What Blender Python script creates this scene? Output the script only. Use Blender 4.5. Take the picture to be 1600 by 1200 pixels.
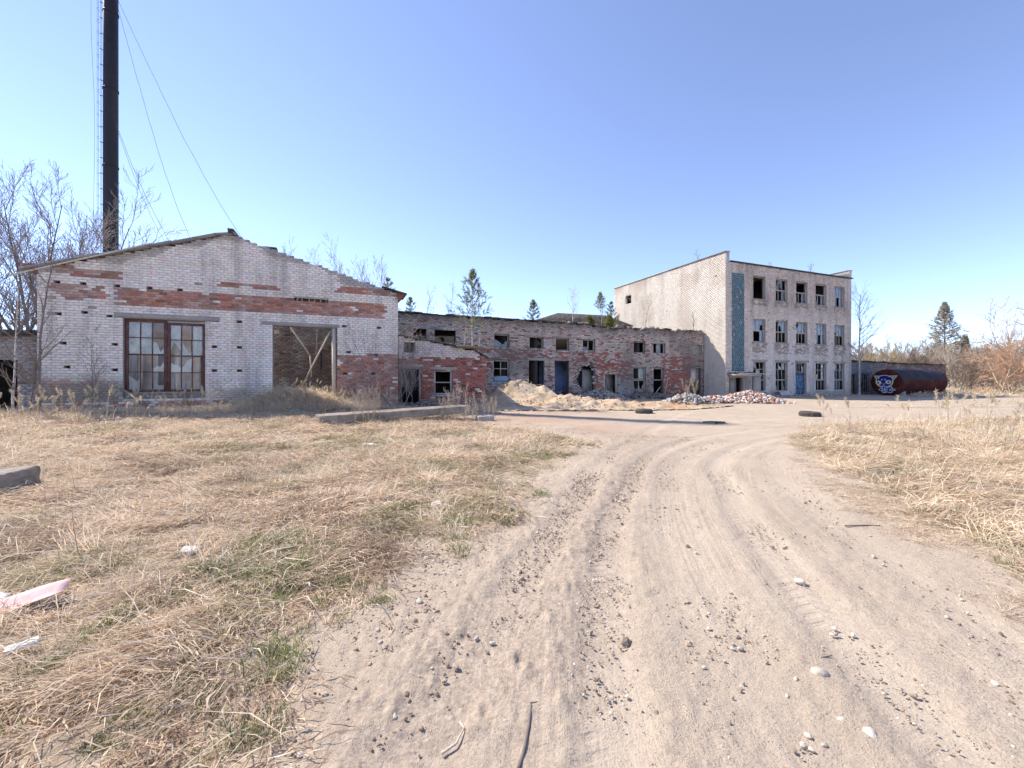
import bpy, math, random
import numpy as np
from mathutils import Vector, Matrix, Euler

scene = bpy.context.scene
col = scene.collection
for o in list(bpy.data.objects):
    bpy.data.objects.remove(o)
R = math.radians

# ------------------------------------------------------------------ camera, sky, sun, exposure
cam_d = bpy.data.cameras.new('camera')
cam = bpy.data.objects.new('camera', cam_d); col.objects.link(cam)
cam.location = (0, 0, 1.5); cam.rotation_euler = (R(90), 0, 0)
cam_d.sensor_width = 36; cam_d.lens = 36 * 650 / 1600
cam_d.shift_y = -8 / 1600
cam_d.clip_start = 0.05; cam_d.clip_end = 3000
scene.camera = cam

SUN_EL, SUN_AZ = 46, 25           # light travels to the right and towards the camera, 25 degrees off the picture plane
w = bpy.data.worlds.new('World'); scene.world = w; w.use_nodes = True
nt = w.node_tree; nt.nodes.clear()
sky = nt.nodes.new('ShaderNodeTexSky'); sky.sky_type = 'NISHITA'; sky.sun_disc = False
sky.sun_elevation = R(SUN_EL); sky.sun_rotation = R(-(90 - SUN_AZ))
sky.air_density = 2.5; sky.dust_density = 0.0; sky.ozone_density = 4.0; sky.altitude = 10400
bg = nt.nodes.new('ShaderNodeBackground'); bg.inputs[1].default_value = 0.112
wo = nt.nodes.new('ShaderNodeOutputWorld')
wb = nt.nodes.new('ShaderNodeMix'); wb.data_type = 'RGBA'; wb.blend_type = 'MULTIPLY'      # white balance of the whole sky
wb.inputs[0].default_value = 1.0; wb.inputs[7].default_value = (1.17, .92, .85, 1)
nt.links.new(sky.outputs[0], wb.inputs[6]); nt.links.new(wb.outputs[2], bg.inputs[0]); nt.links.new(bg.outputs[0], wo.inputs[0])

sl = bpy.data.lights.new('sun', 'SUN'); sl.energy = 2.15; sl.angle = R(0.53); sl.color = (1.0, 0.93, 0.82)
sun = bpy.data.objects.new('sun', sl); col.objects.link(sun)
ce = math.cos(R(SUN_EL))
L = Vector((math.cos(R(SUN_AZ)) * ce, -math.sin(R(SUN_AZ)) * ce, -math.sin(R(SUN_EL))))
sun.rotation_euler = L.to_track_quat('-Z', 'Y').to_euler(); sun.location = (-30, 14, 40)

vs = scene.view_settings
vs.view_transform = 'Standard'; vs.look = 'None'; vs.exposure = 1.8; vs.gamma = 1.0; vs.use_curve_mapping = False
scene.cycles.use_denoising = True; scene.cycles.adaptive_threshold = 0.02
scene.cycles.max_bounces = 5; scene.cycles.diffuse_bounces = 3; scene.cycles.transparent_max_bounces = 12

# ------------------------------------------------------------------ helpers
rng = np.random.default_rng(11); random.seed(11)
A = R(22); CA, SA = math.cos(A), math.sin(A)
def W(e, v, z=0.0):                      # building grid (along the facades, away from them) -> world
    return (e * CA - v * SA, e * SA + v * CA, z)

def hash2(ix, iy, s):
    h = (ix.astype(np.int64) * 374761393 + iy.astype(np.int64) * 668265263 + s * 1442695041) & 0x7fffffff
    h = ((h ^ (h >> 13)) * 1274126177) & 0x7fffffff
    return ((h ^ (h >> 16)) & 0xffff) / 65535.0
def vn(x, y, s=0):
    x = np.asarray(x, float); y = np.asarray(y, float)
    ix = np.floor(x); iy = np.floor(y); fx = x - ix; fy = y - iy
    fx = fx * fx * (3 - 2 * fx); fy = fy * fy * (3 - 2 * fy)
    a = hash2(ix, iy, s); b = hash2(ix + 1, iy, s); c = hash2(ix, iy + 1, s); d = hash2(ix + 1, iy + 1, s)
    return (a * (1 - fx) + b * fx) * (1 - fy) + (c * (1 - fx) + d * fx) * fy
def fbm(x, y, s=0, o=4):
    t = 0; amp = .5
    for k in range(o):
        t = t + amp * vn(x * 2 ** k, y * 2 ** k, s + k * 17); amp *= .5
    return t / (1 - .5 ** o)
def sstep(a, b, x):
    t = np.clip((x - a) / (b - a), 0, 1); return t * t * (3 - 2 * t)

def raw_mesh(name, V, Fs, mats, cols=None, smooth=False, uv=None):
    V = np.asarray(V, np.float32)
    me = bpy.data.meshes.new(name)
    Fs = [np.asarray(f, np.int32) for f in Fs if len(f)]
    me.vertices.add(len(V)); me.vertices.foreach_set('co', V.ravel())
    nl = sum(f.size for f in Fs); npoly = sum(len(f) for f in Fs)
    me.loops.add(nl); me.polygons.add(npoly)
    loops = np.concatenate([f.ravel() for f in Fs])
    st = []; o = 0
    for f in Fs:
        st.append(o + np.arange(len(f)) * f.shape[1]); o += f.size
    me.loops.foreach_set('vertex_index', loops)
    me.polygons.foreach_set('loop_start', np.concatenate(st).astype(np.int32))
    if smooth: me.polygons.foreach_set('use_smooth', np.ones(npoly, bool))
    me.update(calc_edges=True)
    if cols is not None:
        c = np.asarray(cols, np.float32)
        if c.shape[1] == 3: c = np.hstack([c, np.ones((len(c), 1), np.float32)])
        at = me.color_attributes.new('Col', 'FLOAT_COLOR', 'POINT'); at.data.foreach_set('color', c.ravel())
    if uv is not None:
        l = me.uv_layers.new(name='UVMap'); l.data.foreach_set('uv', np.asarray(uv, np.float32)[loops].ravel())
    for m in (mats if isinstance(mats, (list, tuple)) else [mats]): me.materials.append(m)
    return me
def obj(name, me, parent=None, loc=None, rz=None):
    o = bpy.data.objects.new(name, me); col.objects.link(o)
    if parent is not None: o.parent = parent
    if loc is not None: o.location = loc
    if rz is not None: o.rotation_euler = (0, 0, rz)
    return o
def tag(o, label=None, cat=None, group=None, kind=None):
    if label: o['label'] = label
    if cat: o['category'] = cat
    if group: o['group'] = group
    if kind: o['kind'] = kind
    return o
def empty(name, loc, rz=0.0):
    return obj(name, None, None, loc, rz)
def building(name, e0, v0, label, cat):
    o = empty(name, W(e0, v0), A); tag(o, label, cat); o['_e'] = e0; o['_v'] = v0
    return o
def copy_tree(o, parent=None):
    c = o.copy(); col.objects.link(c); c.parent = parent
    for ch in o.children: copy_tree(ch, c)
    return c

class G:
    """collects boxes, bars, tubes, prisms; build() links them as one mesh"""
    def __init__(s): s.v = []; s.q = []; s.t = []; s.n = 0; s.c = []; s.cc = None
    def add(s, V, q=(), t=()):
        V = np.asarray(V, float).reshape(-1, 3)
        if len(q): s.q.append(np.asarray(q) + s.n)
        if len(t): s.t.append(np.asarray(t) + s.n)
        s.v.append(V); s.n += len(V)
        if s.cc is not None: s.c.append(np.tile(np.array(s.cc, float)[None, :3], (len(V), 1)))
        return s
    Q = [(0, 3, 2, 1), (4, 5, 6, 7), (0, 1, 5, 4), (1, 2, 6, 5), (2, 3, 7, 6), (3, 0, 4, 7)]
    def box(s, x0, x1, y0, y1, z0, z1, j=0.0):
        V = np.array([(x0, y0, z0), (x1, y0, z0), (x1, y1, z0), (x0, y1, z0), (x0, y0, z1), (x1, y0, z1), (x1, y1, z1), (x0, y1, z1)], float)
        if j: V += rng.uniform(-j, j, V.shape)
        return s.add(V, s.Q)
    def obox(s, c, size, rot, j=0.0):
        sx, sy, sz = [k / 2 for k in size]
        V = np.array([(-sx, -sy, -sz), (sx, -sy, -sz), (sx, sy, -sz), (-sx, sy, -sz), (-sx, -sy, sz), (sx, -sy, sz), (sx, sy, sz), (-sx, sy, sz)])
        if j: V = V + rng.uniform(-j, j, V.shape)
        m = np.array(Euler(rot).to_matrix())
        return s.add(V @ m.T + np.array(c), s.Q)
    def bar(s, p, q, a, b, up=(0, 0, 1)):
        p = Vector(p); q = Vector(q); d = (q - p).normalized(); u = Vector(up)
        x = d.cross(u)
        if x.length < 1e-4: x = d.cross(Vector((1, 0, 0)))
        x.normalize(); y = x.cross(d)
        V = []
        for c in (p, q):
            for (i, k) in ((-1, -1), (1, -1), (1, 1), (-1, 1)): V.append(c + x * (i * a / 2) + y * (k * b / 2))
        return s.add(V, s.Q)
    def tube(s, P, rad, k=6, cap=False):
        P = np.asarray(P, float); n = len(P)
        rad = np.broadcast_to(np.asarray(rad, float), (n,))
        T = np.gradient(P, axis=0); T /= np.linalg.norm(T, axis=1)[:, None] + 1e-9
        ref = np.array([0, 0, 1.0]) if abs(T[:, 2]).mean() < .8 else np.array([1.0, 0, 0])
        X = np.cross(T, ref); X /= np.linalg.norm(X, axis=1)[:, None] + 1e-9
        Y = np.cross(X, T)
        a = np.arange(k) * 2 * math.pi / k
        V = P[:, None] + rad[:, None, None] * (np.cos(a)[None, :, None] * X[:, None] + np.sin(a)[None, :, None] * Y[:, None])
        i = np.arange(n - 1)[:, None] * k; j = np.arange(k)[None]; j2 = (j + 1) % k
        q = np.stack([i + j, i + j2, i + k + j2, i + k + j], -1).reshape(-1, 4)
        V = V.reshape(-1, 3)
        if cap:
            V = np.vstack([V, P[0], P[-1]]); jj = np.arange(k)
            t = np.vstack([np.stack([np.full(k, n * k), (jj + 1) % k, jj], -1), np.stack([np.full(k, n * k + 1), (n - 1) * k + jj, (n - 1) * k + (jj + 1) % k], -1)])
            return s.add(V, q, t)
        return s.add(V, q)
    def lathe(s, prof, k=24, closed=False):
        prof = np.asarray(prof, float); n = len(prof)
        a = np.arange(k) * 2 * math.pi / k
        V = np.stack([prof[:, None, 0] * np.cos(a), prof[:, None, 0] * np.sin(a), np.repeat(prof[:, None, 1], k, 1)], -1).reshape(-1, 3)
        m = n if closed else n - 1
        i = np.arange(m)[:, None] * k; i2 = ((np.arange(m) + 1) % n)[:, None] * k; j = np.arange(k)[None]; j2 = (j + 1) % k
        return s.add(V, np.stack([i + j, i + j2, i2 + j2, i2 + j], -1).reshape(-1, 4))
    def fan(s, pts):                       # flat polygon as a fan round its centre
        pts = np.asarray(pts, float); n = len(pts); V = np.vstack([pts, pts.mean(0)]); j = np.arange(n)
        return s.add(V, (), np.stack([j, (j + 1) % n, np.full(n, n)], -1))
    def mesh(s, name, mat, smooth=False):
        Fs = []
        if s.q: Fs.append(np.concatenate(s.q))
        if s.t: Fs.append(np.concatenate(s.t))
        return raw_mesh(name, np.concatenate(s.v), Fs, mat, np.concatenate(s.c) if s.c else None, smooth)
    def build(s, name, mat, parent=None, loc=None, smooth=False, bevel=0):
        o = obj(name, s.mesh(name, mat, smooth), parent, loc)
        if bevel:
            b = o.modifiers.new('bevel', 'BEVEL'); b.width = bevel; b.segments = 2; b.limit_method = 'ANGLE'
        return o

# ------------------------------------------------------------------ materials
MATS = {}
def mat(name, color=None, rough=.9, var=.25, scale=6.0, stain=None, stain_amt=.5, stain_scale=1.2, streak=False,
        bump=.25, bscale=70, metal=0.0, attr=False, translucent=0.0, rnd=0.0, spec=.3, dark2=None):
    m = bpy.data.materials.new(name); MATS[name] = m; m.use_nodes = True
    t = m.node_tree; N = t.nodes; Lk = t.links; N.clear()
    out = N.new('ShaderNodeOutputMaterial'); b = N.new('ShaderNodeBsdfPrincipled')
    b.inputs['Roughness'].default_value = rough; b.inputs['Metallic'].default_value = metal
    b.inputs['Specular IOR Level'].default_value = spec
    geo = N.new('ShaderNodeNewGeometry')
    def noise(sc, det=5, vec=None, ro=.6):
        n = N.new('ShaderNodeTexNoise'); n.inputs['Scale'].default_value = sc; n.inputs['Detail'].default_value = det; n.inputs['Roughness'].default_value = ro
        Lk.new(vec if vec else geo.outputs['Position'], n.inputs['Vector']); return n.outputs['Fac']
    def mrange(x, a, bb, c, d):
        r = N.new('ShaderNodeMapRange'); Lk.new(x, r.inputs[0])
        for i, v in enumerate((a, bb, c, d)): r.inputs[i + 1].default_value = v
        return r.outputs[0]
    def mix(fac, c1, c2, mode='MIX'):
        x = N.new('ShaderNodeMix'); x.data_type = 'RGBA'; x.blend_type = mode
        for sock, v in ((x.inputs[0], fac), (x.inputs[6], c1), (x.inputs[7], c2)):
            if hasattr(v, 'links'): Lk.new(v, sock)
            else: sock.default_value = v if not isinstance(v, tuple) else (*v, 1)[:4]
        return x.outputs[2]
    if attr:
        an = N.new('ShaderNodeAttribute'); an.attribute_name = 'Col'; c = an.outputs['Color']
    else:
        rg = N.new('ShaderNodeRGB'); rg.outputs[0].default_value = (*color, 1); c = rg.outputs[0]
    v = mrange(noise(scale), .25, .75, 1 - var, 1 + var)
    comb = N.new('ShaderNodeCombineColor')
    for i in range(3): Lk.new(v, comb.inputs[i])
    c = mix(1.0, c, comb.outputs[0], 'MULTIPLY')
    if rnd:
        oi = N.new('ShaderNodeObjectInfo'); rv = mrange(oi.outputs['Random'], 0, 1, 1 - rnd, 1 + rnd)
        cb = N.new('ShaderNodeCombineColor')
        for i in range(3): Lk.new(rv, cb.inputs[i])
        c = mix(1.0, c, cb.outputs[0], 'MULTIPLY')
    if stain:
        vec = None
        if streak:
            mp = N.new('ShaderNodeMapping'); mp.inputs['Scale'].default_value = (2.2, 2.2, .28); Lk.new(geo.outputs['Position'], mp.inputs[0]); vec = mp.outputs[0]
        f = mrange(noise(stain_scale, 8, vec, .65), .48, .68, 0, stain_amt)
        c = mix(f, c, stain)
    if dark2:
        f = mrange(noise(stain_scale * 3.3, 6), .55, .7, 0, .6); c = mix(f, c, dark2)
    Lk.new(c, b.inputs['Base Color'])
    if bump:
        bp = N.new('ShaderNodeBump'); bp.inputs['Strength'].default_value = bump; bp.inputs['Distance'].default_value = .02
        Lk.new(noise(bscale, 6), bp.inputs['Height']); Lk.new(bp.outputs[0], b.inputs['Normal'])
    if translucent:
        tr = N.new('ShaderNodeBsdfTranslucent'); Lk.new(c, tr.inputs[0])
        ms = N.new('ShaderNodeMixShader'); ms.inputs[0].default_value = translucent
        Lk.new(b.outputs[0], ms.inputs[1]); Lk.new(tr.outputs[0], ms.inputs[2]); Lk.new(ms.outputs[0], out.inputs[0])
    else:
        Lk.new(b.outputs[0], out.inputs[0])
    return m
M_brick = mat('weathered_brick', attr=True, var=.14, scale=9, stain=(.22, .18, .155), stain_amt=.45, stain_scale=.8, streak=True, bump=.5, bscale=60)
M_brickw = mat('silicate_brick', attr=True, var=.10, scale=9, stain=(.26, .22, .18), stain_amt=.35, stain_scale=.6, streak=True, bump=.45, bscale=60)
M_mortar = mat('mortar', (.33, .275, .245), var=.3, scale=14, bump=.6, bscale=90)
M_mortarl = mat('pale_mortar', (.52, .46, .39), var=.15, scale=14, bump=.3, bscale=90)
M_mortard = mat('sooty_mortar', (.17, .14, .125), var=.35, scale=10, bump=.6, bscale=90)
M_conc = mat('concrete', (.38, .35, .32), var=.22, scale=5, stain=(.16, .14, .12), stain_amt=.6, stain_scale=2.5, bump=.5, bscale=45)
M_concd = mat('dirty_shadowed_concrete', (.30, .25, .20), var=.3, scale=5, stain=(.12, .095, .075), stain_amt=.85, stain_scale=2.2, bump=.7, bscale=35)  # dirt, plus the shadow on the front faces put into the colour
M_plaster = mat('interior_plaster', (.52, .49, .46), var=.15, scale=3, stain=(.16, .14, .13), stain_amt=.75, stain_scale=1.1, streak=True, bump=.3, bscale=30)
M_plasterw = mat('whitewash', (.80, .79, .77), var=.1, scale=3, stain=(.35, .32, .29), stain_amt=.6, stain_scale=1.0, bump=.2, bscale=30)
M_blueplaster = mat('blue_painted_plaster', (.14, .20, .36), var=.2, scale=3, stain=(.34, .33, .33), stain_amt=.8, stain_scale=1.0, bump=.2, bscale=30)
M_inner = mat('inner_brickwork', (.215, .175, .15), var=.4, scale=4, stain=(.36, .33, .30), stain_amt=.7, stain_scale=.9, streak=True, bump=.6, bscale=14)
M_dark = mat('unlit_interior', (.07, .06, .055), var=.3, scale=3, bump=.2)  # darkness of the unlit rooms put into the colour
M_redwood = mat('red_painted_wood', (.15, .065, .05), var=.4, scale=25, stain=(.20, .16, .14), stain_amt=.7, stain_scale=5, bump=.5, bscale=110)
M_greywood = mat('weathered_wood', (.30, .26, .225), var=.35, scale=22, stain=(.14, .115, .10), stain_amt=.6, stain_scale=4, bump=.5, bscale=110)
M_palewood = mat('sun_bleached_wood', (.58, .50, .40), var=.25, scale=18, bump=.4, bscale=100)
M_whitewood = mat('flaking_white_paint', (.42, .385, .34), var=.25, scale=20, stain=(.22, .185, .155), stain_amt=.75, stain_scale=6, bump=.4, bscale=90)
M_roof = mat('roofing_felt', (.06, .055, .055), var=.4, scale=4, stain=(.20, .18, .15), stain_amt=.6, stain_scale=2, bump=.6, bscale=25)
M_asb = mat('asbestos_sheet', (.30, .29, .28), var=.2, scale=4, stain=(.12, .11, .10), stain_amt=.5, stain_scale=2, bump=.4, bscale=40)
M_moss = mat('mossy_litter', (.20, .16, .09), var=.4, scale=8, bump=.8, bscale=20)
M_chim = mat('sooty_steel', (.012, .010, .013), rough=.55, var=.4, scale=1.5, stain=(.03, .02, .022), stain_amt=.7, stain_scale=.7, streak=True, bump=.2, bscale=12, spec=.4)
M_green = mat('green_painted_steel', (.05, .10, .075), rough=.6, var=.3, bump=.1)
M_wire = mat('steel_wire', (.10, .10, .11), rough=.5, var=.1, bump=0)
M_teal = mat('teal_glass_block', attr=True, rough=.35, var=.25, scale=3, stain=(.10, .14, .16), stain_amt=.5, stain_scale=1, bump=.15, bscale=20, spec=.5)
M_tank = mat('rusty_red_tank', (.065, .013, .012), rough=.8, spec=.15, var=.4, scale=3, stain=(.16, .05, .03), stain_amt=.6, stain_scale=1.1, dark2=(.03, .012, .015), bump=.25, bscale=30)
M_tanktop = mat('blue_black_tank_top', (.03, .03, .045), rough=.75, spec=.15, var=.35, scale=2.5, stain=(.09, .06, .06), stain_amt=.5, stain_scale=1.4, bump=.25, bscale=25)
M_gblue = mat('blue_spray_paint', (.012, .012, .20), rough=.6, var=.2, bump=0)
M_gyel = mat('yellow_spray_paint', (.66, .62, .33), rough=.6, var=.15, bump=0)
M_gwhite = mat('white_spray_paint', (.62, .62, .62), rough=.6, var=.15, bump=0)
M_bdoor = mat('blue_painted_door', (.055, .11, .21), rough=.7, var=.35, scale=8, stain=(.11, .10, .10), stain_amt=.6, stain_scale=3, bump=.3)
M_bscr = mat('pale_blue_spray_paint', (.22, .34, .46), rough=.7, var=.2, bump=0)
M_rubber = mat('tyre_rubber', (.075, .07, .065), rough=.8, var=.3, scale=12, stain=(.14, .11, .09), stain_amt=.5, stain_scale=4, bump=.3)
M_white = mat('white_foam', (.85, .85, .84), var=.08, bump=.2, bscale=50)
M_pink = mat('faded_pink_sheet', (.78, .50, .46), var=.15, scale=10, stain=(.85, .72, .68), stain_amt=.8, stain_scale=5, bump=.2)
M_stone = mat('pale_field_stone', (.56, .48, .385), var=.25, scale=20, rnd=.22, bump=.4, bscale=80)
M_clod = mat('dirt_clod', (.34, .26, .195), var=.3, scale=30, rnd=.3, bump=.6, bscale=90)
M_rub = mat('rubble_pieces', attr=True, var=.25, scale=14, bump=.5, bscale=60)
M_bark = mat('grey_bark', (.21, .17, .145), var=.3, scale=14, bump=.3, bscale=60)
M_barkd = mat('dark_bark', (.17, .14, .125), var=.3, scale=14, bump=.3, bscale=60)
M_birch = mat('birch_bark', (.50, .45, .41), var=.35, scale=10, stain=(.10, .08, .07), stain_amt=.7, stain_scale=6, bump=.2)
M_twigl = mat('pale_twigs', (.44, .36, .28), var=.2, scale=8, bump=0)
M_twigr = mat('reddish_willow_twigs', (.54, .35, .23), var=.25, scale=5, bump=0)
M_twigp = mat('purple_brown_twigs', (.32, .26, .225), var=.25, scale=5, bump=0)
M_needle = mat('pine_needles', attr=True, var=.2, scale=6, bump=0, translucent=.4, rough=.7)
M_grass = mat('dry_grass_blades', attr=True, var=.15, scale=1.3, bump=0, translucent=.38, rnd=.16, rough=.75)

def glass_mat(name, tint, trans, rough=.05):
    m = bpy.data.materials.new(name); m.use_nodes = True; t = m.node_tree; N = t.nodes; N.clear()
    out = N.new('ShaderNodeOutputMaterial'); tr = N.new('ShaderNodeBsdfTransparent'); tr.inputs[0].default_value = (.85, .9, .9, 1)
    gl = N.new('ShaderNodeBsdfPrincipled'); gl.inputs['Base Color'].default_value = (*tint, 1); gl.inputs['Roughness'].default_value = rough; gl.inputs['Specular IOR Level'].default_value = .9
    ns = N.new('ShaderNodeTexNoise'); ns.inputs['Scale'].default_value = 3.0; ns.inputs['Detail'].default_value = 6
    geo = N.new('ShaderNodeNewGeometry'); t.links.new(geo.outputs['Position'], ns.inputs['Vector'])
    mr = N.new('ShaderNodeMapRange'); t.links.new(ns.outputs[0], mr.inputs[0])
    for i, v in enumerate((.3, .7, max(0, trans - .25), min(1, trans + .2))): mr.inputs[i + 1].default_value = v
    ms = N.new('ShaderNodeMixShader'); t.links.new(mr.outputs[0], ms.inputs[0])
    t.links.new(gl.outputs[0], ms.inputs[1]); t.links.new(tr.outputs[0], ms.inputs[2]); t.links.new(ms.outputs[0], out.inputs[0])
    return m
M_glass = glass_mat('dusty_window_glass', (.13, .15, .17), .5)
M_glassb = glass_mat('sky_tinted_glass', (.20, .25, .31), .3)  # blue of the reflected sky put into the base colour
M_glassw = glass_mat('milky_window_glass', (.48, .48, .46), .5)

# ------------------------------------------------------------------ terrain function
RL_Y = [-6, 0, 1.6, 2.72, 4.28, 5.98, 9.0, 11.0, 12.5, 14.0, 16.0, 40]
RL_X = [-1.6, -1.25, -.78, -.45, .12, .8, 1.9, 2.1, .6, -1.0, -2.2, -3.0]
RR_Y = [-6, 0, 3.12, 4.1, 5.33, 7.93, 11.08, 13.0, 14.5, 40]
RR_X = [3.0, 3.4, 3.83, 4.29, 4.75, 5.98, 7.5, 9.2, 11.5, 60]
TRACKS = [
    ([(.1, -4), (.2, 0), (.39, 1.6), (.63, 2.72), (1.15, 4.69), (2.34, 7.62), (4.77, 11.08), (8, 13.1), (14, 14.7), (26, 16.6)], 1.0, .15),
    ([(1.45, -4), (1.6, 0), (1.73, 1.6), (2.01, 2.72), (2.6, 4.69), (3.37, 7.07), (5.51, 9.95), (9, 12.2), (15, 14.9), (26, 17.6)], 1.0, .16),
    ([(-.9, 0), (-.35, 1.9), (.1, 3.3), (.9, 5.6), (2.0, 8.4), (3.9, 12), (6, 16), (10, 22), (16, 27)], .75, .17),
    ([(2.5, 0), (2.75, 2.2), (3.3, 4.3), (4.1, 6.3), (5.3, 8.6), (8.2, 11.6), (14, 13.9), (26, 16)], .6, .17),
    ([(1.0, 0), (1.15, 2.5), (1.75, 4.7), (2.7, 7.2), (4.6, 9.9), (8, 12.2), (16, 18), (30, 23)], .45, .2),
]
def smooth_path(pts, n=90):
    pts = np.array(pts, float); s = np.r_[0, np.cumsum(np.hypot(*np.diff(pts, axis=0).T))]
    t = np.linspace(0, s[-1], n); P = np.stack([np.interp(t, s, pts[:, 0]), np.interp(t, s, pts[:, 1])], 1)
    for _ in range(8): P[1:-1] = .25 * P[:-2] + .5 * P[1:-1] + .25 * P[2:]
    return P
TPATH = [(smooth_path(p), d, wd) for p, d, wd in TRACKS]
def track_field(x, y, P):
    best = np.full(x.shape, 1e9); ss = np.zeros(x.shape); sg = np.zeros(x.shape); acc = 0
    for i in range(len(P) - 1):
        a = P[i]; d = P[i + 1] - a; ln = math.hypot(*d); d = d / ln
        t = np.clip((x - a[0]) * d[0] + (y - a[1]) * d[1], 0, ln)
        dx = x - a[0] - t * d[0]; dy = y - a[1] - t * d[1]; q = dx * dx + dy * dy
        m = q < best; best[m] = q[m]; ss[m] = (acc + t)[m]; sg[m] = (d[0] * dy - d[1] * dx)[m]; acc += ln
    return np.sign(sg) * np.sqrt(best), ss
MOUND = [((.35, 25.0), 1.18, 1.75, 1.3), ((-.6, 24.6), .55, 1.6, 1.2), ((1.8, 24.0), .55, 1.9, 1.3), ((3.4, 22.8), .42, 1.8, 1.1), ((5.2, 21.8), .36, 1.8, .9), ((7.4, 21.4), .30, 1.7, .8), ((1.6, 21.6), .30, 2.4, .9), ((-1.2, 20.6), .22, 1.5, .8), ((9.6, 22.6), .35, 1.5, .9)]
def mound(x, y):
    h = 0
    for (cx, cy), a, sx, sy in MOUND:
        r = np.sqrt(((x - cx) / sx) ** 2 + ((y - cy) / sy) ** 2)
        h = h + a * np.clip(1.25 - r * .62, 0, None) ** 1.6 / 1.43
    n = fbm(x * 1.1, y * 1.1, 31)
    return h * (.72 + .56 * n)
def cover(x, y):
    """how much dry grass grows at a ground point"""
    n = (fbm(x * .9, y * .9, 3) - .5) * 1.6 + (fbm(x * 3.1, y * 3.1, 8, 3) - .5) * .9
    dl = np.interp(y, RL_Y, RL_X) - x
    left = sstep(-.1, 1.5, dl + n) * (y < 21)
    dr = np.minimum(x - np.interp(y, RR_Y, RR_X), (13.93 + (x - 10.29) * .23 - y) * 1.4)
    right = sstep(-.2, .7, dr + n * .5)
    far = sstep(0, 2, np.minimum(y - 33, x - .93 * y) + n) * (x < 300)
    strip = sstep(.1, .6, np.minimum(.8 - np.abs(y - 21.6 - .05 * (x - 14)), x - 17) + n * .6) * .5
    e = x * CA + y * SA; v = -x * SA + y * CA
    far = np.maximum(far, sstep(0, 3, np.maximum(v - 45, -e - 14)))
    return np.clip(np.maximum.reduce([left, right, far, strip]), 0, 1)
PITS = [(-3.75, 4.2, .30, .10, .16), (-2.25, 1.8, .35, .10, .12), (-1.66, 2.9, .22, .09, .10), (-5.6, 6.6, .5, .14, .14), (-2.9, 7.4, .5, .15, .10), (-9.0, 9.5, .9, .25, .15)]
def ground_h(x, y, fine=True):
    x = np.asarray(x, float); y = np.asarray(y, float)
    r = np.hypot(x, y)
    e = x * CA + y * SA; v = -x * SA + y * CA
    h = (fbm(x * .16, y * .16, 1) - .5) * .22 * sstep(3, 12, r)
    h = h + .20 * sstep(13, 20.5, v) * sstep(8, -4, e) - .10 * sstep(-1.0, -5, x) * (1 - sstep(5, 12, y))
    # low bank under the grass, and the heap of reeds before the hall doorway
    h = h + .55 * np.exp(-(((e + 1.9) / 1.5) ** 2 + ((v - 20.3) / 1.3) ** 2))
    for (px_, py_, ax, ay, dp) in PITS: h = h - dp * np.exp(-(((x - px_) / ax) ** 2 + ((y - py_ - .25 * (x - px_)) / ay) ** 2))
    if fine:
        cv = cover(x, y)
        h = h + cv * ((fbm(x * 1.2, y * 1.2, 5) - .5) * .13 + .05 * (fbm(x * 4, y * 4, 9, 3) - .3))
    return h

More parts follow.
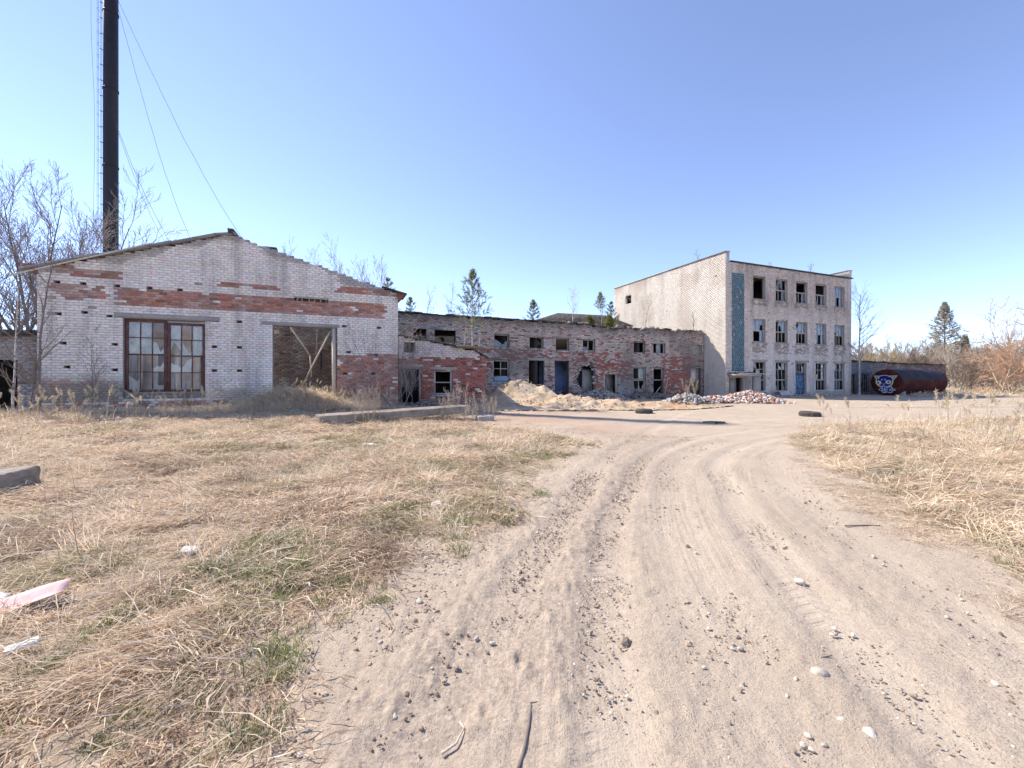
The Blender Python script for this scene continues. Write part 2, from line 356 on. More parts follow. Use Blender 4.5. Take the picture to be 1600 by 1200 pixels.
# ------------------------------------------------------------------ ground sheet
def build_ground():
    rr = [.45]
    while rr[-1] < 1500: rr.append(rr[-1] * (1.0138 if rr[-1] < 45 else 1.09))
    rr = np.array(rr)
    an = np.r_[np.linspace(R(-60), R(60), 470), np.linspace(R(66), R(294), 56)]
    na = len(an); nr = len(rr)
    rg, ag = np.meshgrid(rr, an, indexing='ij')
    x = (rg * np.sin(ag)).ravel(); y = (rg * np.cos(ag)).ravel()
    h = ground_h(x, y); cv = cover(x, y)
    near = np.hypot(x, y) < 45
    xs, ys = x[near], y[near]
    dz = np.zeros(len(xs)); tread = np.zeros((len(xs), 2)); tm = np.zeros(len(xs)); best = np.full(len(xs), 9.0); comp = np.zeros(len(xs))
    for P, dep, wd in TPATH:
        t, s = track_field(xs, ys, P)
        t = t + (vn(s * .7, s * 0 + dep * 7, 4) - .5) * .10
        k = np.exp(-(t / wd) ** 4)
        dz += -.015 * dep * k + .009 * dep * np.exp(-((np.abs(t) - wd * 1.75) / .10) ** 2) * (.4 + 1.1 * fbm(xs * 2.2, ys * 2.2, 12))
        comp = np.maximum(comp, k * dep)
        m = np.abs(t) < best; best[m] = np.abs(t)[m]; tread[m, 0] = s[m]; tread[m, 1] = t[m]; tm[m] = (k * dep)[m]
    bare = 1 - cv[near]
    lump = fbm(xs * 3.2, ys * 3.2, 22, 4)
    churn = np.exp(-((xs - np.interp(ys, RL_Y, RL_X) - .45) / .6) ** 2)          # crumbly verge along the left edge of the track
    dz = dz * (.25 + .75 * bare) + bare * (1 - .7 * comp) * ((fbm(xs * 9, ys * 9, 41, 3) - .5) * .016 + (lump - .5) * .010 + (vn(xs * 24, ys * 24, 43) - .5) * .009)
    dz += churn * (np.clip(fbm(xs * 13, ys * 13, 55, 3) - .5, 0, 1) * .12) * (1 - comp)
    mo = mound(x, y)
    h[near] += dz
    h = h - np.where(mo > .05, .06, 0) + np.where(mo > .05, mo * .92, 0)
    V = np.stack([x, y, h], 1)
    V = np.vstack([V, [[0, 0, float(ground_h(np.array([0.]), np.array([0.]))[0])]]])
    i = np.arange(nr - 1)[:, None] * na; j = np.arange(na)[None]; j2 = (j + 1) % na
    q = np.stack([i + j, i + na + j, i + na + j2, i + j2], -1).reshape(-1, 4)
    jj = np.arange(na); t = np.stack([jj, (jj + 1) % na, np.full(na, nr * na)], -1)
    cols = np.zeros((len(V), 4), np.float32)
    cols[:-1, 0] = cv
    cols[:-1, 3] = np.exp(-((x - np.interp(y, RL_Y, RL_X) - .35 - .06 * y) / (.55 + .07 * y)) ** 2) * (y < 13) * (.35 + 1.1 * fbm(x * 1.3, y * 1.3, 78))
    ct, cs = track_field(xs, ys, TPATH[4][0]); road = np.zeros((len(V), 3)); rn = np.zeros((len(x), 3)); rn[near, 0] = cs; rn[near, 1] = ct; road[:-1] = rn
    red = sstep(.42, .62, fbm(x * .35, y * .35, 77)) * sstep(10.5, 13, y) * (1 - sstep(24, 32, y)) * sstep(6, 2, x)
    cols[:-1, 1] = red
    cc = np.zeros(len(x)); cc[near] = comp; cols[:-1, 2] = cc
    uv = np.zeros((len(V), 2)); uvn = np.zeros((len(x), 2)); uvn[near] = tread; uv[:-1] = uvn
    me = raw_mesh('ground', V, [q, t], ground_mat(), cols, True, uv)
    me.attributes.new('road', 'FLOAT_VECTOR', 'POINT').data.foreach_set('vector', road.astype(np.float32).ravel())
    return me

def ground_mat():
    m = bpy.data.materials.new('sandy_ground'); m.use_nodes = True; t = m.node_tree; N = t.nodes; K = t.links; N.clear()
    out = N.new('ShaderNodeOutputMaterial'); b = N.new('ShaderNodeBsdfPrincipled'); b.inputs['Roughness'].default_value = .95; b.inputs['Specular IOR Level'].default_value = .15
    geo = N.new('ShaderNodeNewGeometry'); at = N.new('ShaderNodeAttribute'); at.attribute_name = 'Col'
    sep = N.new('ShaderNodeSeparateColor'); K.new(at.outputs['Color'], sep.inputs[0])
    uv = N.new('ShaderNodeUVMap'); sx = N.new('ShaderNodeSeparateXYZ'); K.new(uv.outputs[0], sx.inputs[0])
    def noise(sc, det=6, ro=.6):
        n = N.new('ShaderNodeTexNoise'); n.inputs['Scale'].default_value = sc; n.inputs['Detail'].default_value = det; n.inputs['Roughness'].default_value = ro
        K.new(geo.outputs['Position'], n.inputs['Vector']); return n.outputs['Fac']
    def mr(x, a, bb, c, d):
        r = N.new('ShaderNodeMapRange'); K.new(x, r.inputs[0])
        for i, v in enumerate((a, bb, c, d)): r.inputs[i + 1].default_value = v
        return r.outputs[0]
    def mix(f, c1, c2):
        x = N.new('ShaderNodeMix'); x.data_type = 'RGBA'
        for s_, v in ((x.inputs[0], f), (x.inputs[6], c1), (x.inputs[7], c2)):
            if hasattr(v, 'links'): K.new(v, s_)
            else: s_.default_value = v if not isinstance(v, tuple) else (*v, 1)
        return x.outputs[2]
    def math_(op, a, bb=None):
        x = N.new('ShaderNodeMath'); x.operation = op
        for i, v in enumerate((a, bb)):
            if v is None: continue
            if hasattr(v, 'links'): K.new(v, x.inputs[i])
            else: x.inputs[i].default_value = v
        return x.outputs[0]
    sand = mix(mr(noise(.8, 5), .35, .65, 0, 1), (.45, .36, .27), (.53, .432, .33))
    sand = mix(mr(noise(3.2, 6, .7), .5, .72, 0, .45), sand, (.36, .27, .21))
    sand = mix(mr(noise(26, 5, .7), .5, .75, 0, .65), sand, (.29, .215, .17))
    sand = mix(mr(noise(120, 3), .54, .68, 0, .75), sand, (.20, .15, .115))  # dark specks: shadows of soil crumbs put into the sand colour
    sand = mix(mr(noise(90, 2), .66, .74, 0, .55), sand, (.70, .62, .54))
    sand = mix(math_('MULTIPLY', sep.outputs[2], .45), sand, (.54, .445, .345))
    rd = N.new('ShaderNodeAttribute'); rd.attribute_name = 'road'
    def streak(sc, det=4):
        mp = N.new('ShaderNodeMapping'); mp.inputs['Scale'].default_value = sc; K.new(rd.outputs['Vector'], mp.inputs[0])
        n = N.new('ShaderNodeTexNoise'); n.inputs['Scale'].default_value = 1.0; n.inputs['Detail'].default_value = det; K.new(mp.outputs[0], n.inputs['Vector']); return n.outputs['Fac']
    brk = mr(noise(.7, 4), .38, .6, .15, 1); st1 = streak((.22, 7.0, 1)); st2 = streak((.9, 30.0, 1))
    sand = mix(math_('MULTIPLY', mr(st1, .48, .70, 0, .5), brk), sand, (.40, .31, .235))
    sand = mix(mr(st1, .44, .28, 0, .5), sand, (.57, .47, .36))
    sand = mix(math_('MULTIPLY', mr(st2, .55, .72, 0, .45), brk), sand, (.36, .275, .21))
    vg = mr(math_('ADD', at.outputs['Alpha'], mr(noise(9, 5), .3, .7, -.35, .35)), .25, .85, 0, .8)
    sand = mix(vg, sand, mix(mr(noise(35, 5, .75), .42, .62, 0, 1), (.31, .24, .185), (.50, .405, .315)))
    sand = mix(math_('MULTIPLY', sep.outputs[1], .5), sand, (.40, .25, .18))
    soil = mix(mr(noise(6), .35, .65, 0, 1), (.25, .195, .145), (.44, .35, .26))
    soil = mix(mr(noise(40, 4), .5, .7, 0, .7), soil, (.42, .34, .23))
    f = math_('ADD', sep.outputs[0], mr(noise(7, 5), .3, .7, -.35, .35)); f = mr(f, .25, .6, 0, 1)
    K.new(mix(f, sand, soil), b.inputs['Base Color'])
    # tyre tread: chevron bars along the wheel tracks
    ab = math_('ABSOLUTE', sx.outputs[1]); ph = math_('ADD', math_('MULTIPLY', sx.outputs[0], 62.0), math_('MULTIPLY', ab, 38.0))
    wv = math_('SINE', ph); wv = mr(wv, -.2, .5, 0, 1)
    msk = math_('MULTIPLY', math_('MULTIPLY', mr(sep.outputs[2], .55, .9, 0, 1), mr(noise(1.6, 3), .42, .56, 0, 1)), math_('LESS_THAN', ab, .125))
    tr = math_('ADD', math_('MULTIPLY', math_('MULTIPLY', wv, msk), .45), math_('MULTIPLY', math_('MULTIPLY', math_('ADD', math_('MULTIPLY', st2, .7), math_('MULTIPLY', st1, 1.0)), brk), mr(sep.outputs[0], .1, .6, 1, 0)))
    hgt = math_('ADD', math_('ADD', math_('MULTIPLY', noise(60, 8, .7), .9), math_('MULTIPLY', noise(14, 5), .8)), tr)
    vo = N.new('ShaderNodeTexVoronoi'); vo.inputs['Scale'].default_value = 85; K.new(geo.outputs['Position'], vo.inputs['Vector'])
    hgt = math_('ADD', hgt, math_('MULTIPLY', mr(vo.outputs['Distance'], 0, .35, 1, 0), mr(noise(18, 3), .45, .65, 0, .7)))
    bp = N.new('ShaderNodeBump'); bp.inputs['Strength'].default_value = .6; bp.inputs['Distance'].default_value = .03
    K.new(hgt, bp.inputs['Height']); K.new(bp.outputs[0], b.inputs['Normal']); K.new(b.outputs[0], out.inputs[0])
    return m
ground = obj('ground', build_ground()); tag(ground, kind='structure')

def build_mound():
    n0, n1 = 210, 150
    xs = np.linspace(-6, 13, n0); ys = np.linspace(17, 28.2, n1)
    X, Y = np.meshgrid(xs, ys, indexing='ij'); x = X.ravel(); y = Y.ravel()
    m = mound(x, y)
    z = ground_h(x, y) + m + (fbm(x * 2.2, y * 2.2, 61) - .5) * .34 * sstep(.03, .3, m) + (fbm(x * 7, y * 7, 62, 3) - .5) * .11
    # a scoop dug from the face of the sand heap
    r = np.hypot((x - 1.0) / .75, (y - 24.2) / .8); z -= .38 * np.clip(1 - r, 0, 1) ** .7
    i = np.arange(n0 - 1)[:, None] * n1; j = np.arange(n1 - 1)[None]
    q = np.stack([i + j, i + n1 + j, i + n1 + j + 1, i + j + 1], -1).reshape(-1, 4)
    q = q[(m[q] > .035).all(1)]
    o = fbm(x * .8, y * .8, 66); s = fbm(x * 3, y * 3, 67)
    c = np.array([.52, .41, .30])[None] * (1 - o[:, None]) + np.array([.50, .36, .22])[None] * o[:, None]
    dk = sstep(.52, .68, s)[:, None] * .6; c = c * (1 - dk) + np.array([.27, .19, .13])[None] * dk
    org = (sstep(.55, .7, fbm(x * .6, y * .6, 68)) * sstep(23, 21.5, y))[:, None]; c = c * (1 - .6 * org) + np.array([.50, .28, .14])[None] * .6 * org
    me = raw_mesh('sand_mound', np.stack([x, y, z], 1), [q], mat('heaped_sand', attr=True, var=.2, scale=12, bump=.8, bscale=30), c, True)
    return tag(obj('sand_mound', me), kind='structure')
build_mound()
def gh(x, y):
    x = np.atleast_1d(np.asarray(x, float)); y = np.atleast_1d(np.asarray(y, float))
    m = mound(x, y)
    return ground_h(x, y) + np.where(m > .035, m, 0)
def ghf(x, y): return float(gh(x, y)[0])

# ------------------------------------------------------------------ walls and bricks
def front(bo, V):                        # facade facing the camera, u = position along the building grid
    e0, v0 = bo['_e'], bo['_v']
    return lambda u, d, z: np.stack(np.broadcast_arrays(np.asarray(u) - e0, V - v0 - np.asarray(d), np.asarray(z)), -1).astype(float)
def west(bo, E):                         # wall facing the left, u = distance away from the camera
    e0, v0 = bo['_e'], bo['_v']
    return lambda u, d, z: np.stack(np.broadcast_arrays(E - e0 - np.asarray(d), np.asarray(u) - v0, np.asarray(z)), -1).astype(float)
def east(bo, E):
    e0, v0 = bo['_e'], bo['_v']
    return lambda u, d, z: np.stack(np.broadcast_arrays(E - e0 + np.asarray(d), np.asarray(u) - v0, np.asarray(z)), -1).astype(float)
def back(bo, V):
    e0, v0 = bo['_e'], bo['_v']
    return lambda u, d, z: np.stack(np.broadcast_arrays(np.asarray(u) - e0, V - v0 + np.asarray(d), np.asarray(z)), -1).astype(float)

def wall(name, parent, P, u0, u1, z0, z1, m, ops=(), topf=None, openf=None, thick=.38, inset=.014, grid=False):
    us = {u0, u1}; zs = {z0, z1}
    for a in ops: us |= {min(max(a[0], u0), u1), min(max(a[1], u0), u1)}; zs |= {min(max(a[2], z0), z1), min(max(a[3], z0), z1)}
    if grid: us |= set(np.arange(u0, u1, .26)); zs |= set(np.arange(z0, z1, .1))
    us = np.array(sorted(us)); zs = np.array(sorted(zs))
    us = us[np.r_[True, np.diff(us) > 1e-4]]; zs = zs[np.r_[True, np.diff(zs) > 1e-4]]
    uc = (us[1:] + us[:-1]) / 2; zc = (zs[1:] + zs[:-1]) / 2
    UC, ZC = np.meshgrid(uc, zc, indexing='ij')
    ok = np.ones(UC.shape, bool)
    for a in ops: ok &= ~((UC > a[0]) & (UC < a[1]) & (ZC > a[2]) & (ZC < a[3]))
    if topf is not None: ok &= ZC < topf(UC) - .03
    if openf is not None: ok &= ~openf(UC, ZC)
    nu, nz = len(us), len(zs)
    U, Z = np.meshgrid(us, zs, indexing='ij')
    V = np.concatenate([P(U.ravel(), -inset, Z.ravel()), P(U.ravel(), -thick, Z.ravel())])
    ix = lambda i, j, s: s * nu * nz + i * nz + j
    F = []
    pad = np.pad(ok, 1)
    I, J = np.nonzero(ok)
    F.append(np.stack([ix(I, J, 0), ix(I + 1, J, 0), ix(I + 1, J + 1, 0), ix(I, J + 1, 0)], -1))
    F.append(np.stack([ix(I, J, 1), ix(I, J + 1, 1), ix(I + 1, J + 1, 1), ix(I + 1, J, 1)], -1))
    for di, dj, a, b in ((-1, 0, (0, 0), (0, 1)), (1, 0, (1, 1), (1, 0)), (0, -1, (1, 0), (0, 0)), (0, 1, (0, 1), (1, 1))):
        k = ~pad[I + 1 + di, J + 1 + dj]; i, j = I[k], J[k]
        F.append(np.stack([ix(i + a[0], j + a[1], 0), ix(i + b[0], j + b[1], 0), ix(i + b[0], j + b[1], 1), ix(i + a[0], j + a[1], 1)], -1))
    return obj(name, raw_mesh(name, V, [np.concatenate(F)], m), parent)

def brick_rows(u0, u1, z0, z1, ops=(), topf=None, openf=None, pitch=.26, course=.1, miss=0.0, seed=1, joint=.012, header=0):
    r = np.random.default_rng(seed); UC = []; HW = []; ZC = []
    k = 0; z = z0
    while z + course * .6 < z1:
        zc = z + course / 2; pt = pitch / 2 if header and k % header == header - 1 else pitch
        ivs = [(u0, u1)]
        for a in ops:
            if a[2] < zc < a[3]:
                nv = []
                for (p, q) in ivs:
                    if a[1] <= p or a[0] >= q: nv.append((p, q)); continue
                    if a[0] > p: nv.append((p, a[0]))
                    if a[1] < q: nv.append((a[1], q))
                ivs = nv
        ed = np.arange(u0 - pt * (1 + .5 * (k % 2)), u1 + pt * 2, pt) + r.uniform(-.012, .012) ; ed = ed + r.uniform(-.006, .006, len(ed))
        for (p, q) in ivs:
            x = ed[(ed > p + .05) & (ed < q - .05)]; x = np.r_[p, x, q]
            UC.append((x[1:] + x[:-1]) / 2); HW.append((x[1:] - x[:-1]) / 2 - joint / 2); ZC.append(np.full(len(x) - 1, zc))
        z += course; k += 1
    UC = np.concatenate(UC); HW = np.concatenate(HW); ZC = np.concatenate(ZC)
    ok = HW > .015
    if topf is not None: ok &= ZC + course * .5 < topf(UC) + r.uniform(-.05, .05, len(UC))
    if openf is not None: ok &= ~openf(UC, ZC)
    if miss: ok &= r.random(len(UC)) > miss
    return UC[ok], HW[ok], ZC[ok]
def brick_geo(P, uc, hw, zc, hh, prot, back=.03, jit=.003, seed=3):
    r = np.random.default_rng(seed); n = len(uc)
    sx = np.array([-1, 1, 1, -1, -1, 1, 1, -1.]); sz = np.array([-1, -1, 1, 1, -1, -1, 1, 1.]); fr = np.array([1, 1, 1, 1, 0, 0, 0, 0.])
    u = uc[:, None] + sx * hw[:, None] + r.uniform(-jit, jit, (n, 8))
    z = zc[:, None] + sz * hh + r.uniform(-jit, jit, (n, 8))
    d = fr * (prot[:, None] + r.uniform(-jit * .7, jit * .7, (n, 8))) + (1 - fr) * (-back)
    V = P(u.ravel(), d.ravel(), z.ravel())
    q = np.array([(0, 1, 2, 3), (0, 4, 5, 1), (1, 5, 6, 2), (2, 6, 7, 3), (3, 7, 4, 0)])
    F = (np.arange(n)[:, None, None] * 8 + q[None]).reshape(-1, 4)
    return V, F
def brick_wall(name, parent, P, rows, colf, m, course=.1, joint=.012, seed=5, rough=.004, jit=.003):
    uc, hw, zc = rows; r = np.random.default_rng(seed)
    c = colf(uc, zc, r); prot = r.normal(0, rough, len(uc)); deep = r.random(len(uc)) < .012; prot[deep] -= .011
    V, F = brick_geo(P, uc, hw, zc, course / 2 - joint / 2, prot, jit=jit, seed=seed)
    o = obj(name, raw_mesh(name, V, [F], m, np.repeat(c, 8, 0)), parent); o['kind'] = 'stuff'
    return o
def tint(base, r, n, v=.10, h=.03):
    c = np.array(base)[None] * (1 + r.normal(0, v, (n, 1))) * (1 + r.normal(0, h, (n, 3))); return np.clip(c, .02, .95)
def pick(mask, a, b): return np.where(mask[:, None], a, b)

def window(parent, P, ua, ub, za, zb, m_fr, cols=3, rows=(.5,), set_=.14, fw=.07, bw=.045, panes=(), gm=None, seed=0, sash=None, name='window', lean=0, barskip=()):
    """frame as the window itself, each bar and each pane that is left a piece of its own; rows = heights of the cross bars, 0..1"""
    def bx(g, a, b, c, d, d0, d1):
        V = np.array([P(u, dd, z) for (u, dd, z) in ((a, d0, c), (b, d0, c), (b, d1, c), (a, d1, c), (a, d0, d), (b, d0, d), (b, d1, d), (a, d1, d))]).reshape(8, 3)
        g.add(V, G.Q)
    d0, d1 = -set_ - .09, -set_
    g = G(); bx(g, ua, ua + fw, za, zb, d0, d1); bx(g, ub - fw, ub, za, zb, d0, d1); bx(g, ua + fw, ub - fw, za, za + fw, d0, d1); bx(g, ua + fw, ub - fw, zb - fw, zb, d0, d1)
    o = g.build(name, m_fr, parent)
    rs = random.Random(seed)
    ia, ib, ja, jb = ua + fw, ub - fw, za + fw, zb - fw
    us = [ia + (ib - ia) * k / cols for k in range(cols + 1)]; zs = [ja] + [ja + (jb - ja) * k for k in rows] + [jb]
    for i, z in enumerate(zs[1:-1]):
        h = bw * (1.9 if sash and i in sash else 1)
        g = G(); bx(g, ia, ib, z - h / 2, z + h / 2, d0 + .012, d1 - .012); g.build('transom', m_fr, o)
    for k, u in enumerate(us[1:-1]):
        for j in range(len(zs) - 1):
            if (k, j) in barskip: continue
            g = G(); z0, z1 = zs[j] + bw * .5, zs[j + 1] - bw * .5
            ln = rs.uniform(-lean, lean)
            V = np.array([P(a, dd, z) for (a, dd, z) in ((u - bw / 2, d0 + .02, z0), (u + bw / 2, d0 + .02, z0), (u + bw / 2, d1 - .02, z0), (u - bw / 2, d1 - .02, z0), (u - bw / 2 + ln, d0 + .02, z1), (u + bw / 2 + ln, d0 + .02, z1), (u + bw / 2 + ln, d1 - .02, z1), (u - bw / 2 + ln, d1 - .02, z1))]).reshape(8, 3)
            g.add(V, G.Q); g.build('glazing_bar', m_fr, o)
    for (k, j, kind) in panes:
        a, b, c, d = us[k] + bw * .3, us[k + 1] - bw * .3, zs[j] + bw * .3, zs[j + 1] - bw * .3
        if kind == 'full': pts = [(a, c), (b, c), (b, d), (a, d)]
        else:
            w_, h_ = b - a, d - c; s = rs.random()
            pts = [(a, c), (b, c), (b, c + h_ * rs.uniform(.2, .7)), (a + w_ * rs.uniform(.5, .8), c + h_ * rs.uniform(.1, .5)), (a + w_ * rs.uniform(.2, .45), c + h_ * rs.uniform(.3, .8)), (a, d - h_ * rs.uniform(0, .4))]
            if s < .5: pts = [(a + b - p, c + d - q) for p, q in pts]
            elif s < .7: pts = [(a + b - p, q) for p, q in pts]
        ty = rs.uniform(-.012, .012)
        Vf = [P(p, -set_ - .045 + ty * (q - c), q)[()] for p, q in pts]; Vb = [P(p, -set_ - .049 + ty * (q - c), q)[()] for p, q in pts]
        n = len(pts); V = np.vstack([np.array(Vf).reshape(-1, 3), np.array(Vb).reshape(-1, 3)])
        me = bpy.data.meshes.new('pane'); me.from_pydata([tuple(p) for p in V], [], [list(range(n)), list(range(2 * n - 1, n - 1, -1))] + [[i, n + i, n + (i + 1) % n, (i + 1) % n] for i in range(n)])
        me.materials.append(gm or M_glass); obj('pane', me, o)
    return o
def slab(name, parent, P, ua, ub, za, zb, d0, d1, m, j=0.0, bevel=0):
    g = G(); V = np.array([P(u, dd, z) for (u, dd, z) in ((ua, d1, za), (ub, d1, za), (ub, d0, za), (ua, d0, za), (ua, d1, zb), (ub, d1, zb), (ub, d0, zb), (ua, d0, zb))]).reshape(8, 3)
    if j: V = V + rng.uniform(-j, j, V.shape)
    g.add(V, G.Q); return g.build(name, m, parent, bevel=bevel)

# ================================================================== THE GABLED HALL
hall = building('brick_hall', -10.55, 20.9, 'roofless gabled brick hall with flaking white paint and red brick band', 'building')
H = front(hall, 20.9)
hall_ops = [(-8.06, -5.38, .72, 3.90), (-2.91, -.29, .30, 3.86), (-2.08, -.67, 4.97, 5.17)]
def hall_top(u): return np.where(u < -4.43, 5.62 + (u + 10.55) * .337, 7.68 - (u + 4.43) * .292)
HOLES = [(-9.96, 4.0), (-9.21, 4.02), (-8.47, 3.99), (-9.82, 2.88), (-8.31, 2.88), (-9.71, 1.91), (-8.31, 1.9), (-5.03, 3.95), (-4.15, 3.97), (-5.05, 2.82), (-4.15, 2.82), (-5.05, 1.85), (-4.15, 1.86), (-10.0, 5.13), (-9.25, 5.15), (-8.24, 5.16), (-7.22, 5.14), (-6.23, 5.12), (0.02, 3.92), (1.56, 3.9), (.21, 2.7), (1.44, 2.66), (.07, 1.77), (1.3, 1.75)]
hall_wall = wall('wall', hall, H, -10.55, 2.45, -.3, 7.9, M_mortar, hall_ops[:] + [(h[0] - .10, h[0] + .09, round((h[1] + .3) * 10 - .5) / 10 - .3, round((h[1] + .3) * 10 - .5) / 10 - .2) for h in HOLES], hall_top, grid=True)
wall('light_stop', hall, lambda u, d, z: H(u, np.asarray(d) - .372, z), -10.5, 2.4, -.3, 7.9, M_inner, hall_ops[:2], hall_top, thick=.06, grid=True)  # added sheet that stops light showing through the holes and slot
lint = [(-8.33, -4.87, 3.92, 4.09), (-3.35, -.2, 3.87, 4.02)]
hole_ops = [(h[0] - .10, h[0] + .09, round((h[1] + .3) * 10 - .5) / 10 - .3, round((h[1] + .3) * 10 - .5) / 10 - .2) for h in HOLES]
rows = brick_rows(-10.55, 2.45, -.3, 7.9, hall_ops + lint + hole_ops, hall_top, None, seed=21, miss=.002)
RED = [(-10.2, -9.19, 4.56, 5.14, .95), (-9.2, -8.3, 4.62, 5.1, .5), (-8.28, 1.86, 4.43, 5.12, .95), (-9.9, -8.1, 5.45, 5.75, .95), (-.26, 2.57, 5.47, 5.76, .97), (-4.82, -2.63, 5.45, 5.58, .95), (-.29, 2.6, -1, 2.65, .97), (-10.6, 2.6, -1, .62, .7)]
def hall_col(u, z, r):
    n = len(u); p = r.random(n); red = np.zeros(n, bool)
    ju = u + (vn(u * 2, z * 4, 6) - .5) * .3; jz = z + (vn(u * 1.3, z * .5, 7) - .5) * .07
    for a, b, c, d, pr in RED: red |= (ju > a) & (ju < b) & (jz > c) & (jz < d) & (p < pr)
    wht = tint((.87, .765, .68), r, n, .05); rd = tint((.43, .165, .105), r, n, .22, .06)
    fad = fbm(u * 1.5, z * 2, 14)
    lower = (z < 2.65) & (u > -.4)
    rd = pick(lower & (p > .6), rd * .6 + np.array([.13, .085, .08])[None], rd)
    rd = pick((fad > .55) & (r.random(n) < .5), rd * .6 + np.array([.19, .15, .13])[None], rd)
    thin = r.uniform(.84, 1.0, n) * (1 - .22 * sstep(.55, .72, fbm(u * 3, z * 5, 15)))          # how far the paint has gone from each brick
    kk = np.where(red, thin, np.where(r.random(n) < .05, .25 * r.random(n), 0))[:, None]; c = rd * kk + wht * (1 - kk)
    fresh = (u > -3.7) & (u < -2.88) & (z < 3.9) & (z > 1.1) & (u + .26 * vn(z * 5, z * 0, 3) > -3.62)
    c = pick(fresh, tint((.88, .80, .74), r, n, .03), c)
    br = sstep(1.65, 1.15, z + (fbm(u * 1.2, z * .5, 19) - .5) * .7) * sstep(-7.9, -8.3, u) * (z > .55)
    br = np.maximum(br, .7 * sstep(1.2, .9, z) * sstep(-5.2, -4.6, u) * sstep(-3.6, -4, u))
    c = c * (1 - .75 * br[:, None]) + np.array([.19, .14, .09])[None] * .75 * br[:, None]
    gr = sstep(.25, .0, hall_top(u) - z - (fbm(u * 1.4, z, 24) - .35) * .9) * .6
    c = c * (1 - gr[:, None]) + np.array([.22, .19, .17])[None] * gr[:, None]
    return np.clip(c, .02, .9)
# the bricks that show largest stand alone, the rest are one piece of masonry
uc, hw, zc = rows
wx = uc * CA - 20.9 * SA; wy = uc * SA + 20.9 * CA; dist = np.hypot(wx, wy)
full = np.abs(hw - .124) < .008
vis = full & (zc > 1.2)
big = np.zeros(len(uc), bool); idx = np.argsort(np.where(vis, wy, 1e9))[:300]; big[idx] = True
rr_ = np.random.default_rng(77); hc = hall_col(uc, zc, rr_)
prot = rr_.normal(0, .004, len(uc)); V_, F_ = brick_geo(H, uc[~big], hw[~big], zc[~big], .044, prot[~big], seed=9)
o = obj('brick_courses', raw_mesh('brick_courses', V_, [F_], M_brick, np.repeat(hc[~big], 8, 0)), hall_wall); o['kind'] = 'stuff'
protos = []
for k in range(24):                      # a few shared brick meshes, grouped by colour
    sel = idx[np.argsort(hc[idx].sum(1))][int(300 * k / 24):int(300 * (k + 1) / 24)]
    Vb, Fb = brick_geo(lambda u, d, z: np.stack(np.broadcast_arrays(u, -d, z), -1).astype(float), np.zeros(1), np.full(1, .123), np.zeros(1), .044, np.zeros(1), seed=k)
    me = raw_mesh('brick', Vb, [Fb], M_brick, np.repeat(hc[sel].mean(0)[None], 8, 0))
    for s in sel:
        p = H(uc[s], prot[s], zc[s]); obj('brick', me, hall_wall, tuple(p))
for i, (a, b, c, d) in enumerate(lint): slab('lintel', hall, H, a, b, c, d, -.10, .006, M_conc, .006)
# cornices of corbelled red brick at both eaves, roof strip over the left slope
for (a, b, zz) in ((-10.95, -10.55, 5.42), (2.45, 2.78, 5.32)):
    g = G(); g2 = G()
    for k in range(4):
        f = (k + 1) / 4; x0, x1 = (b - (b - a) * f, b) if a < -5 else (a, a + (b - a) * f)
        for y in np.arange(-.02, .9, .26): g.box(x0 + 10.55, x1 + 10.55, y, y + .245, zz + k * .088, zz + k * .088 + .08, .006)
    o = g.build('cornice', mat('cornice_brick_%d' % (a > 0), (.30, .12, .085), var=.4, scale=9, bump=.5), hall)
g = G()
for k in range(9):
    a0 = -10.98 + k * (6.7 / 9); a1 = a0 + 6.7 / 9 + .03; t0 = float(hall_top(np.array(a0))) + .02; t1 = float(hall_top(np.array(a1))) + .02
    y1 = [1.6, 1.3, .9, 1.5, 1.1, .8, 1.2, .9, .6][k]
    V = np.array([(a0, -.16, t0), (a1, -.16, t1), (a1, y1, t1), (a0, y1, t0), (a0, -.16, t0 + .07), (a1, -.16, t1 + .07), (a1, y1, t1 + .07), (a0, y1, t0 + .07)]); V[:, 0] += 10.55
    V[:, 2] += (k % 3) * .012; g.add(V, G.Q)
g.build('roof', M_asb, hall)
g = G(); g.box(6.02, 6.22, -.2, .9, 7.66, 7.86, .03); g.box(7.35, 7.8, .02, .36, 7.10, 7.32, .03); g.build('ridge_cap', M_roof, hall)
g = G(); t0 = float(hall_top(np.array(1.7))); t1 = float(hall_top(np.array(2.85)))
V = np.array([(1.7, -.2, t0), (2.85, -.2, t1 + .06), (2.85, 1.4, t1 + .06), (1.7, 1.4, t0)]); V = np.vstack([V, V + [0, 0, .05]]); V[:, 0] += 10.55; g.add(V, G.Q); g.build('roof_edge', M_roof, hall)
fl = G().bar((-11.15 + 10.55, -.28, 5.22), (-7.1 + 10.55, -.24, 6.87), .035, .05).build('dangling_flashing', M_palewood, hall)
fl['label'] = 'pale strip of flashing hanging off the roof edge'
